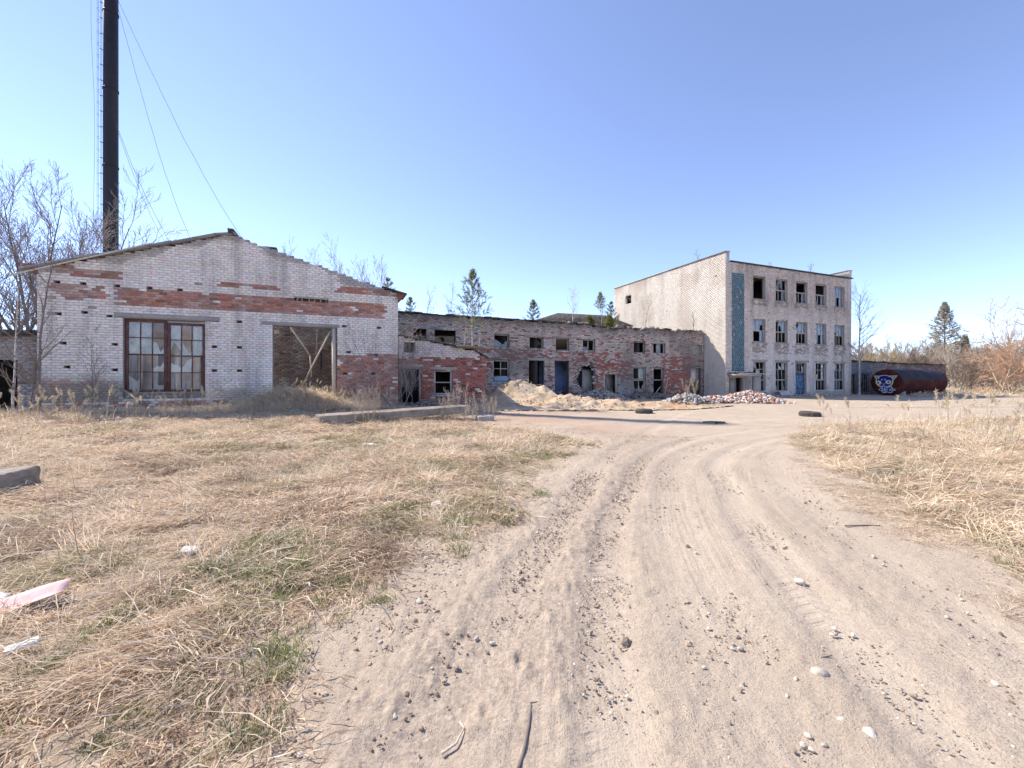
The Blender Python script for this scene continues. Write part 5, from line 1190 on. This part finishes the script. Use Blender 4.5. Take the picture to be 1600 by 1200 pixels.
SMALLP = [(833, 31.5, 5.4, 2.1, 'lone small pine on the workshop roof'), (606, 33, 5.4, 4.2, 'small pine top showing over the hall eave'), (641, 32, 5.4, 2.4, 'small pine on the roof nearest the hall'), (938, 38, 7.6, 1.8, 'pine on the rear block roof nearest the pale wall'), (955, 37, 5.4, 3.0, 'pine crown touching the pale block corner')]
for i, (p, F, z, h, lb) in enumerate(SMALLP):
    x, y = at(p, F); pine_thing('small_pine', pine(70 + i, h, .03, 7, .36, .12, .15, sub=4, thick=.012, per=9), x, y, z, lb)
for i, (p, F, z, h, c) in enumerate([(921, 31.5, 5.4, .8, 0), (952, 32.5, 5.4, 1.0, 1)]):
    x, y = at(p, F); pine_thing('roof_shrub', pine(90 + i, h, .02, 5, .5, .05, .2, ((.22, .24, .06), (.28, .27, .08)), 6, 45, 16, .02), x, y, z, ['rounded yellow-green shrub on the workshop roof edge', 'yellow-green shrub on the roof beside the pale wall'][c], 'shrub')
ROOFB = [(895, 31.5, 5.4, 3.0, 'white-stemmed birch on the workshop roof'), (1007, 33.6, 5.4, 2.9, 'spreading leafless tree on the roof before the pale wall'), (940, 31, 5.4, 2.4, 'thin birch on the roof left of the pale wall'), (1090, 37.5, 11.4, 1.6, 'wispy birch on the tall block roof above the pale wall'), (1265, 38.0, 10.7, 1.4, 'wispy birch on the tall block roof above the fourth windows'), (1310, 40, 10.7, .9, 'tiny bare shoot on the tall block roof by the end parapet'), (1202, 37, 10.7, 1.3, 'faint bare shoot on the tall block roof midway'), (1083, 33.2, 5.35, 1.6, 'small bare sapling on the roof end against the pale wall'), (665, 33, 5.4, 3.4, 'tall thin birch on the roof nearest the hall'), (706, 34, 5.4, 3.6, 'faint birch on the roof behind the young pine')]
for i, (p, F, z, h, lb) in enumerate(ROOFB):
    x, y = at(p, F); tree_thing('roof_birch', bare_tree(100 + i, h, .035, (13, 5, 3), (.42 if i == 1 else .32, .5, .5), (46, 40, 40), .14, 1, 0, .2, .06, .006), x, y, z, M_birch if i == 0 else M_bark, M_twigl if i in (0, 1) else M_twigp, lb)
# beyond the tank: thicket, larch, willow
x_, y_ = at(1476, 74)
lt = pine(120, 15.2, .2, 34, .27, .12, .30, ((.46, .40, .29), (.54, .47, .35), (.36, .33, .23)), 8, 8, 9, .026)
pine_thing('larch_tree', lt, x_, y_, 0, 'tall cone-shaped larch standing above the thicket', mt=M_bark)
x_, y_ = at(1508, 92); sp = pine(121, 11, .15, 20, .22, .1, .5, ((.09, .11, .07), (.13, .14, .085)), 10, -5, 10, .05)
pine_thing('spruce_tree', sp, x_, y_, 0, 'dark spruce top showing beside the larch', mt=M_bark)
BT = [bare_tree(130 + k, 6.5, .07, (8, 7, 5), (.45, .5, .5), (36, 38, 40), .22, 5, .28, .12, .08, .017) for k in range(4)]
M_twigo = mat('ochre_twigs', (.36, .27, .15), bump=0)
TM = [(lines_mesh('trunk', b[0], M_twigl if k % 2 else M_bark), lines_mesh('crown', b[1], M_twigl)) for k, b in enumerate(BT)]
r_ = random.Random(9)
def thicket(p, F, sc, k, c, label, group, name='thicket_tree', cat='tree'):
    x, y = at(p, F); t = empty(name, (x, y, ghf(x, y) - .1), r_.uniform(0, 6)); t.scale = (sc * r_.uniform(1, 1.25), sc * r_.uniform(1, 1.25), sc); tag(t, label, cat, group)
    obj('trunk', TM[k][0], t); cr = obj('crown', TM[k][1], t); cr.material_slots[0].link = 'OBJECT'; cr.material_slots[0].material = (M_twigl, M_bark, M_twigo)[c]
for i in range(26):
    thicket(1335 + i * 12.5 + r_.uniform(-6, 6), r_.uniform(60, 72), r_.uniform(.85, 1.15), i % 4, [0, 2, 0, 1][i % 4], 'leafless thicket tree in the belt behind the low range', 'leafless trees behind the low range')
for i in range(16):
    thicket(1325 + i * 22 + r_.uniform(-8, 8), r_.uniform(86, 105), r_.uniform(1.25, 1.6), (i + 1) % 4, [1, 2, 0][i % 3], 'taller leafless tree far behind the thicket belt', 'far leafless trees')
for i in range(12):
    thicket(1492 + i * 13 + r_.uniform(-5, 5), r_.uniform(46, 54), r_.uniform(.55, .9), i % 4, [0, 1, 0][i % 3], 'grey leafless bush on the grass past the low range', 'leafless bushes past the low range', 'thicket_bush', 'bush')
for i in range(9):
    x, y = at(1330 + i * 30 + (i * 37) % 17, 112 + (i * 13) % 9); pine_thing('far_pine', pine(140 + i % 3, 9.5, .14, 10, .24, .3, .6, ((.06, .075, .05), (.10, .105, .07)), 6, 15, 8, .06), x, y, 0, 'far dark pine top above the thicket', group='far pines', sc=.85 + .06 * (i % 4))
wl = bare_tree(150, 9.5, .13, (10, 7, 6), (.55, .5, .5), (44, 40, 40), .10, 6, .5, .08, .10, .018, .16)
plant('willow_tree', wl, 1612, 44, M_twigl, M_twigr, 'big reddish willow with arching twigs at the frame edge', sc=1.12)
wl2 = bare_tree(151, 6.4, .09, (10, 7, 6), (.55, .5, .5), (46, 40, 40), .06, 6, .55, .05, .10, .017, .2)
plant('willow_bush', wl2, 1572, 42, M_twigl, M_twigr, 'lower orange willow bush sprawling beside the reddish willow', 'bush')

# dead weeds in front of the lean-to
for i, (p, F, h) in enumerate([(693, 15.2, 1.0), (716, 15.9, 1.35), (752, 15.6, 1.15), (764, 15.9, .95), (575, 13.2, 1.1), (600, 13.4, 1.3), (728, 13.8, .8), (1088, 22.6, 1.5)]):
    lb = ['dead branching weed behind the slab by the lean-to window', 'tallest dead weed at the raised end of the slab', 'bushy dead weed beside the concrete chunk', 'short dead weed just past the concrete chunk', 'bleached dead weed before the red hall brickwork', 'tall bleached weed before the slab middle', 'thin dead weed in the grass before the slab end', 'dead shrub on the stony rubble by the pale block'][i]
    plant('dead_weed', bare_tree(200 + i, h, .009, (9, 6, 3), (.42, .4, .5), (26, 34, 40), .35, 4, .22, .3, .06, .0035), p, F, M_twigl, M_twigl, lb, 'weed')

# ================================================================== GRASS
def blades(n, rad, lmin, lmax, el, droop, wd, palette, seed, seg=3, lean=(0, 0)):
    r = np.random.default_rng(seed)
    a = r.uniform(0, 2 * math.pi, n); q = np.sqrt(r.random(n)) * rad; th = r.uniform(0, 2 * math.pi, n)
    e0 = np.radians(r.uniform(el[0], el[1], n)); Ln = r.uniform(lmin, lmax, n); dr = np.radians(r.uniform(droop[0], droop[1], n)) / seg
    p = np.stack([q * np.cos(th), q * np.sin(th), np.full(n, -.01)], 1); wv = r.uniform(wd[0], wd[1], n); tw = r.uniform(-.35, .35, n)
    side0 = np.stack([-np.sin(a), np.cos(a), r.uniform(-.7, .7, n)], 1)
    rowsV = []
    for s in range(seg + 1):
        f = 1 - (s / seg) ** 1.5
        w_ = (wv * np.maximum(f, .12))[:, None] * side0
        rowsV += [p - w_, p + w_]
        e_ = e0 - dr * s; aa = a + tw * s
        d = np.stack([np.cos(e_) * np.cos(aa) + lean[0], np.cos(e_) * np.sin(aa) + lean[1], np.sin(e_)], 1); p = p + d * (Ln / seg)[:, None]; p[:, 2] = np.maximum(p[:, 2], .006 + .012 * r.random(n))
    V = np.stack(rowsV, 1); k = 2 * (seg + 1)
    F = np.array([(2 * s, 2 * s + 1, 2 * s + 3, 2 * s + 2) for s in range(seg)])
    F = (np.arange(n)[:, None, None] * k + F[None]).reshape(-1, 4)
    pal = np.array(palette); c = pal[r.integers(0, len(pal), n)] * r.uniform(.75, 1.2, (n, 1))
    return V.reshape(-1, 3), F, np.repeat(c, k, 0)
STRAW = [(.76, .62, .46), (.68, .54, .39), (.82, .71, .56), (.60, .46, .33), (.76, .65, .51), (.84, .75, .62), (.52, .39, .28)]
PALE = [(.84, .68, .48), (.88, .75, .56), (.78, .61, .42), (.90, .79, .62), (.70, .53, .36)]
BROWN = [(.36, .25, .17), (.30, .20, .14), (.45, .32, .21), (.24, .17, .13)]
GREEN = [(.16, .22, .055), (.21, .26, .08), (.12, .18, .05), (.30, .30, .12)]
def proto(name, parts):
    Vs = []; Fs = []; Cs = []; n = 0
    for V, F, C in parts: Vs.append(V); Fs.append(F + n); Cs.append(C); n += len(V)
    return raw_mesh(name, np.concatenate(Vs), [np.concatenate(Fs)], M_grass, np.concatenate(Cs))
def plume(seed, h, wid=.035, n=46):
    r = np.random.default_rng(seed); lx = r.uniform(.1, .35); a = r.uniform(0, 6)
    t = np.linspace(0, 1, 7); cx = lx * h * t ** 2 * math.cos(a); cy = lx * h * t ** 2 * math.sin(a); cz = h * t - .1 * lx * h * t ** 2
    V = []; F = []; C = []
    for s in range(7): V += [(cx[s] - .003, cy[s], cz[s]), (cx[s] + .003, cy[s] + .002, cz[s])]
    F = [(2 * s, 2 * s + 1, 2 * s + 3, 2 * s + 2) for s in range(6)]; C = [(.56, .44, .28)] * 14
    for k in range(n):
        f = r.uniform(.80, 1.0); b = np.array([np.interp(f, t, cx), np.interp(f, t, cy), np.interp(f, t, cz)]); d = r.normal(0, 1, 3); d[2] = abs(d[2]) + .6; d = d / np.linalg.norm(d) * wid * r.uniform(.8, 2.0) * (1.15 - abs(f - .88) * 4); s_ = np.cross(d, r.normal(0, 1, 3)); s_ = s_ / (np.linalg.norm(s_) + 1e-9) * .006
        i = len(V); V += [tuple(b - s_), tuple(b + s_), tuple(b + d + s_ * .4), tuple(b + d - s_ * .4)]; F.append((i, i + 1, i + 2, i + 3)); C += [(.66, .55, .38)] * 4
    return np.array(V), np.array(F), np.array(C)
def scatter(name, protos, x, y, z, idx, scl, rotz, label, cat, tilt=.12):
    coll = bpy.data.collections.new(name + '_kinds')
    for i, me in enumerate(protos):
        coll.objects.link(bpy.data.objects.new('%s_kind_%02d' % (name, i), me))
    n = len(x); me = bpy.data.meshes.new(name); me.vertices.add(n); me.vertices.foreach_set('co', np.stack([x, y, z], 1).astype(np.float32).ravel())
    dx = (gh(x + .3, y) - gh(x - .3, y)) / .6; dy = (gh(x, y + .3) - gh(x, y - .3)) / .6; rot = np.zeros((n, 3), np.float32)
    tx = np.arctan(dy) ; ty = -np.arctan(dx); c_, s_ = np.cos(rotz), np.sin(rotz)      # lay each one on the slope
    rot[:, 0] = tx * c_ + ty * s_ + rng.normal(0, 1, n) * tilt; rot[:, 1] = -tx * s_ + ty * c_ + rng.normal(0, 1, n) * tilt; rot[:, 2] = rotz
    me.attributes.new('rot', 'FLOAT_VECTOR', 'POINT').data.foreach_set('vector', rot.ravel())
    me.attributes.new('scl', 'FLOAT', 'POINT').data.foreach_set('value', np.asarray(scl, np.float32))
    me.attributes.new('idx', 'INT', 'POINT').data.foreach_set('value', np.asarray(idx, np.int32))
    o = obj(name, me); tag(o, label, cat, kind='stuff')
    ng = bpy.data.node_groups.new(name + '_scatter', 'GeometryNodeTree')
    ng.interface.new_socket('Geometry', in_out='INPUT', socket_type='NodeSocketGeometry'); ng.interface.new_socket('Geometry', in_out='OUTPUT', socket_type='NodeSocketGeometry')
    N = ng.nodes; K = ng.links; gi = N.new('NodeGroupInput'); go = N.new('NodeGroupOutput')
    mp = N.new('GeometryNodeMeshToPoints'); ip = N.new('GeometryNodeInstanceOnPoints'); ci = N.new('GeometryNodeCollectionInfo')
    ci.inputs['Collection'].default_value = coll; ci.inputs['Separate Children'].default_value = True; ci.inputs['Reset Children'].default_value = True
    def na(nm, ty):
        a = N.new('GeometryNodeInputNamedAttribute'); a.data_type = ty; a.inputs['Name'].default_value = nm; return a.outputs['Attribute']
    er = N.new('FunctionNodeEulerToRotation')
    K.new(gi.outputs[0], mp.inputs['Mesh']); K.new(mp.outputs[0], ip.inputs['Points']); K.new(ci.outputs[0], ip.inputs['Instance']); ip.inputs['Pick Instance'].default_value = True
    K.new(na('idx', 'INT'), ip.inputs['Instance Index']); K.new(na('rot', 'FLOAT_VECTOR'), er.inputs[0]); K.new(er.outputs[0], ip.inputs['Rotation']); K.new(na('scl', 'FLOAT'), ip.inputs['Scale'])
    K.new(ip.outputs[0], go.inputs[0])
    o.modifiers.new('scatter', 'NODES').node_group = ng
    return o
MAT_ = [proto('matted_grass', [blades(62, .22, .10, .36, (2, 26), (0, 40), (.0018, .0042), STRAW, 300 + k), blades(10, .2, .1, .3, (5, 30), (0, 40), (.002, .004), BROWN, 320 + k)]) for k in range(5)]
UP_ = [proto('standing_grass', [blades(40, .14, .14, .40, (30, 80), (30, 110), (.0018, .0038), STRAW + PALE, 340 + k), blades(16, .18, .2, .45, (3, 25), (0, 20), (.002, .004), STRAW, 350 + k)]) for k in range(4)]
PAL_ = [proto('pale_grass', [blades(56, .22, .2, .55, (6, 55), (10, 80), (.002, .0045), PALE, 360 + k), blades(14, .2, .2, .4, (3, 30), (0, 30), (.002, .004), STRAW, 370 + k)]) for k in range(4)]
GRN_ = [proto('green_grass', [blades(46, .11, .04, .13, (30, 85), (10, 60), (.0018, .0036), GREEN, 380 + k), blades(12, .12, .06, .2, (5, 50), (0, 40), (.0018, .0036), STRAW, 390 + k)]) for k in range(3)]
STK_ = [proto('dead_stalk', [blades(2, .09, .45, .95, (58, 86), (-8, 14), (.0022, .0032), BROWN if k % 2 else STRAW[3:4] + BROWN[:1], 400 + k, 4)]) for k in range(4)]
REED_ = [proto('plumed_reed', [plume(410 + 3 * k + j, 1.0 + .12 * j, .05) for j in range(2)] + [blades(16, .14, .35, .85, (50, 85), (20, 80), (.003, .006), PALE + STRAW, 430 + k)]) for k in range(5)]
KINDS = MAT_ + UP_ + PAL_ + GRN_ + STK_ + REED_
o5, o9, o13, o16, o20, o25 = 5, 9, 13, 16, 20, 25
def sample(n, x0, x1, y0, y1, dens):
    X = []; Y = []; c = 0
    while c < n:
        x = rng.uniform(x0, x1, n); y = rng.uniform(y0, y1, n); k = rng.random(n) < dens(x, y); X.append(x[k]); Y.append(y[k]); c += k.sum()
        if len(X) > 400: break
    return np.concatenate(X)[:n], np.concatenate(Y)[:n]
def off_building(x, y):
    e = x * CA + y * SA; v = -x * SA + y * CA
    return ~((v > 20.75) & (e > -18.2) & (e < 2.5)) & ~((v > 20.7) & (e >= 2.5) & (e < 28)) & ~((v > 23.6) & (e >= 27.5) & (e < 62))
inview = lambda x, y: (np.abs(x) < 1.45 * y + 1.6)
LX, LY, LI, LS = [], [], [], []
def put(x, y, base, k, s0, s1):
    n = len(x); LX.append(x); LY.append(y); LI.append(base + rng.integers(0, k, n)); LS.append(rng.uniform(s0, s1, n))
left = lambda x, y: cover(x, y) * (x < np.interp(y, RL_Y, RL_X) + 1.2) * off_building(x, y) * inview(x, y)
x, y = sample(420, -24, 2.5, 1.2, 20, lambda x, y: left(x, y) * sstep(.4, .6, fbm(x * .5, y * .5, 201))); put(x, y, o5, 4, .6, 1.15)
x, y = sample(420, -22, 2.5, 6, 20.5, lambda x, y: left(x, y) * sstep(.4, .6, fbm(x * .4, y * .4, 202))); put(x, y, o9, 4, .6, 1.1)
x, y = sample(700, -8, 2.5, .8, 11, lambda x, y: left(x, y) * sstep(.5, .66, fbm(x * .7, y * .7, 203)) * sstep(-4.5, -.2, x - np.interp(y, RL_Y, RL_X))); put(x[:480], y[:480], o13, 3, .6, 1.2)
x, y = sample(300, -2.6, 1.0, .8, 5, lambda x, y: left(x, y) * sstep(.42, .6, fbm(x * 1.1, y * 1.1, 204))); put(x, y, o13, 3, .6, 1.1)
x, y = sample(430, -14, 1.5, 3.2, 15, lambda x, y: left(x, y)); put(x, y, o16, 4, .45, 1.25)
for (a_, b_, n_, sp_) in ((350, 985, 7, .06), (60, 1075, 10, .12), (210, 1130, 9, .10), (425, 1020, 6, .08), (330, 1090, 8, .10), (20, 1085, 8, .12), (440, 870, 5, .08), (860, 690, 4, .2), (380, 1150, 8, .09), (450, 1050, 6, .08), (615, 935, 3, .05)):
    X, Y = px(a_, b_); put(X + rng.normal(0, sp_, n_), Y + rng.normal(0, sp_ * .7, n_), o13, 3, .35, .75)
# reeds and rank grass along the foot of the hall and on the heap before the doorway
def strip_pts(n, e0, e1, v0, v1):
    e = rng.uniform(e0, e1, n); v = rng.uniform(v0, v1, n); return e * CA - v * SA, e * SA + v * CA
x, y = strip_pts(150, -13, -3.2, 16.4, 20.5); put(x, y, o20, 5, .35, 1.05)
x, y = strip_pts(420, -13, 2.3, 18.6, 20.6); put(x, y, o9, 4, .8, 1.4)
x, y = strip_pts(260, -3.4, .2, 18.6, 20.9); put(x, y, o9, 4, .9, 1.5)
x, y = strip_pts(70, -3.2, 2.3, 18.4, 20.7); put(x, y, o20, 5, .5, .85)
x, y = strip_pts(40, 2.4, 7, 17.5, 20.4); put(x, y, o5, 4, .7, 1.2)
x, y = strip_pts(70, 8, 27, 23.6, 25.6); put(x, y, o5, 4, .7, 1.3)
x, y = strip_pts(26, 9, 27, 23.2, 25.4); put(x, y, o20, 5, .35, .7)
x, y = strip_pts(60, 28, 43, 22.4, 23.6); put(x, y, o5, 4, .4, .9)
# the field right of the track
rf = lambda x, y: cover(x, y) * (x > np.interp(y, RR_Y, RR_X) - .6) * (y < 20) * inview(x, y)
x, y = sample(600, 3, 27, 2.5, 18, rf); put(x, y, o9, 4, .5, 1.0)
x, y = sample(700, 3, 27, 2.5, 18, lambda x, y: rf(x, y) * sstep(1.05, .35, rf(x, y))); put(x, y, 0, 5, .6, 1.1)
x, y = sample(500, 3, 14, 2.5, 12, lambda x, y: rf(x, y) * sstep(2.2, .2, x - np.interp(y, RR_Y, RR_X))); put(x, y, o13, 3, .6, 1.2)
x, y = sample(60, 4, 24, 5, 16, rf); put(x, y, o16, 4, .5, 1.1)
x, y = sample(46, 8, 26, 9, 17, rf); put(x, y, o20, 5, .6, 1.1)
x, y = sample(320, 2.2, 6, 2, 9, lambda x, y: sstep(.8, 0, np.abs(x - np.interp(y, RR_Y, RR_X) + .2)) * sstep(.5, .7, fbm(x * 1.5, y * 1.5, 209))); put(x, y, 0, 5, .25, .5)
# yard strips and the rough grass before the trees
x, y = sample(160, -3, 12, 10, 20, lambda x, y: off_building(x, y) * sstep(.55, .7, fbm(x * 1.6, y * 1.6, 211)) * (np.abs(x - np.interp(y, RL_Y, RL_X)) < 3.0)); put(x, y, 0, 5, .3, .6)
x = np.concatenate(LX); y = np.concatenate(LY); z = gh(x, y)
scatter('reeds_and_shoots', KINDS, x, y, z, np.concatenate(LI), np.concatenate(LS), rng.uniform(0, 6.28, len(x)), 'plumed reeds, dead stalks, standing tufts and green shoots in the dry grass', 'reeds')
def straw(n, x0, x1, y0, y1, dens, pal, lmin, lmax, wd, el, seed, lift=.05, green=.42):
    """straw blades rooted one by one on the ground, combed by a slowly turning field"""
    x, y = sample(n, x0, x1, y0, y1, lambda x, y: dens(x, y) * (.16 + .84 * sstep(.38, .58, fbm(x * 1.7, y * 1.7, 301))))
    n = len(x); r = np.random.default_rng(seed); z = gh(x, y); cl = fbm(x * 1.1, y * 1.1, 302)
    a = fbm(x * .45, y * .45, 303) * 11 + r.normal(0, .95, n); e0 = np.radians(r.uniform(el[0], el[1], n) * (.5 + cl)); Ln = r.uniform(lmin, lmax, n) * (.7 + .7 * cl)
    dr = np.radians(r.uniform(0, 45, n)); wv = r.uniform(wd[0], wd[1], n); z = z + r.random(n) ** 1.5 * lift * (.4 + 1.6 * cl)
    sd = np.stack([-np.sin(a), np.cos(a), r.uniform(-.8, .8, n)], 1) * wv[:, None]
    p0 = np.stack([x, y, z], 1); p1 = p0 + np.stack([np.cos(e0) * np.cos(a), np.cos(e0) * np.sin(a), np.sin(e0)], 1) * (Ln * .55)[:, None]
    a2 = a + r.uniform(-.5, .5, n); e1 = e0 - dr; p2 = p1 + np.stack([np.cos(e1) * np.cos(a2), np.cos(e1) * np.sin(a2), np.sin(e1)], 1) * (Ln * .45)[:, None]
    p2[:, 2] = np.maximum(p2[:, 2], z - .02)
    V = np.stack([p0, p1 - sd, p2, p1 + sd], 1).reshape(-1, 3)
    b = np.arange(n) * 4; q = np.stack([b, b + 1, b + 3], 1); t = np.stack([b + 1, b + 2, b + 3], 1)
    pal = np.array(pal); c = pal[r.integers(0, len(pal), n)]
    br = (r.random(n) < .10 + .45 * sstep(.55, .7, fbm(x * .8, y * .8, 304)))[:, None]; c = np.where(br, np.array(BROWN)[r.integers(0, 4, n)] * 1.25, c)
    gn = (r.random(n) < green * sstep(.55, .68, fbm(x * .9, y * .9, 305)))[:, None]; c = np.where(gn, np.array(GREEN)[r.integers(0, 4, n)] * .6 + c * .4, c)
    c = c * r.uniform(.78, 1.15, (n, 1))
    return V, q, t, np.repeat(c, 4, 0)
heap_d = lambda x, y: np.exp(-(((x * CA + y * SA + 1.7) / 1.7) ** 2 + ((-x * SA + y * CA - 19.6) / 1.2) ** 2)) * off_building(x, y)
far_d = lambda x, y: cover(x, y) * off_building(x, y) * inview(x, y)
GOLD = [(.80, .62, .43), (.72, .54, .37), (.86, .71, .53), (.64, .47, .32), (.80, .66, .50), (.88, .76, .61), (.54, .39, .28)]
parts = [straw(7000, -12, -4, 14, 21, heap_d, PALE, .25, .7, (.005, .009), (5, 60), 13, .12, 0), straw(2600, -9, 2.5, .8, 9, left, PALE + GOLD[4:6], .3, .75, (.0020, .0036), (0, 32), 11, .06), straw(2500, 3.5, 16, 2.5, 14, rf, PALE, .4, .95, (.0025, .0045), (5, 70), 12, .08),
         straw(88000, -8, 2.8, .6, 4.6, left, GOLD, .05, .24, (.0016, .0036), (-3, 24), 1, .035), straw(100000, -13, 3, 4.4, 9, left, GOLD, .07, .28, (.0030, .0060), (-3, 26), 2, .04), straw(80000, -26, 3, 8.8, 21, left, GOLD, .10, .36, (.0050, .009), (-3, 32), 3),
         straw(52000, 3, 14, 2, 9, rf, PALE + GOLD[:3], .12, .42, (.0030, .006), (-2, 32), 4, .05, .10), straw(60000, 5, 30, 8.8, 18.5, rf, PALE, .14, .42, (.005, .009), (-2, 34), 5, .05, .05), straw(24000, 17, 110, 19, 75, far_d, PALE, .2, .6, (.012, .024), (0, 55), 6)]
n0 = 0; Vv = []; Qq = []; Tt = []; Cc = []
for V_, q_, t_, c_ in parts: Vv.append(V_); Qq.append(q_ + n0); Tt.append(t_ + n0); Cc.append(c_); n0 += len(V_)
tag(obj('dry_grass', raw_mesh('dry_grass', np.concatenate(Vv), [np.concatenate(Qq), np.concatenate(Tt)], M_grass, np.concatenate(Cc))), 'matted dry grass on both sides of the sandy track', 'grass', kind='stuff')
# crumbs of soil and grit along the track
def crumb(seed):
    import bmesh
    bm = bmesh.new(); bmesh.ops.create_icosphere(bm, subdivisions=1, radius=1.0); r2 = random.Random(seed)
    for v in bm.verts: v.co = Vector((v.co.x, v.co.y * .85, v.co.z * .7)) * r2.uniform(.7, 1.2)
    me = bpy.data.meshes.new('crumb'); bm.to_mesh(me); bm.free(); me.materials.append(M_clod if seed % 4 else M_stone); return me
verge = lambda x, y: np.clip(np.exp(-((x - np.interp(y, RL_Y, RL_X) - .35) / .75) ** 2) + .16 + .5 * np.exp(-((x - np.interp(y, RL_Y, RL_X) - 2.1) / .35) ** 2), 0, 1) * (1 - .8 * cover(x, y)) * sstep(.35, .6, fbm(x * 1.5, y * 1.5, 220)) * (x < np.interp(y, RR_Y, RR_X))
x, y = sample(17000, -2.5, 6, .8, 12, lambda x, y: verge(x, y) * (.25 + .75 * sstep(9, 2, y)))
scatter('soil_crumbs', [crumb(k) for k in range(8)], x, y, gh(x, y) + .002, rng.integers(0, 8, len(x)), rng.lognormal(-5.3, .5, len(x)), rng.uniform(0, 6.28, len(x)), 'crumbs of soil and grit strewn along the track', 'grit', .5)
x, y = sample(900, -2.5, 3, .8, 8, lambda x, y: np.exp(-((x - np.interp(y, RL_Y, RL_X) - .5) / .6) ** 2) * (1 - .8 * cover(x, y)) * sstep(.42, .62, fbm(x * 1.8, y * 1.8, 223)))
scatter('soil_clods', [crumb(k) for k in (1, 2, 3, 5, 6, 7)], x, y, gh(x, y), rng.integers(0, 6, len(x)), rng.lognormal(-4.75, .42, len(x)), rng.uniform(0, 6.28, len(x)), 'larger clods crumbled along the grassy edge of the track', 'clods', .5)
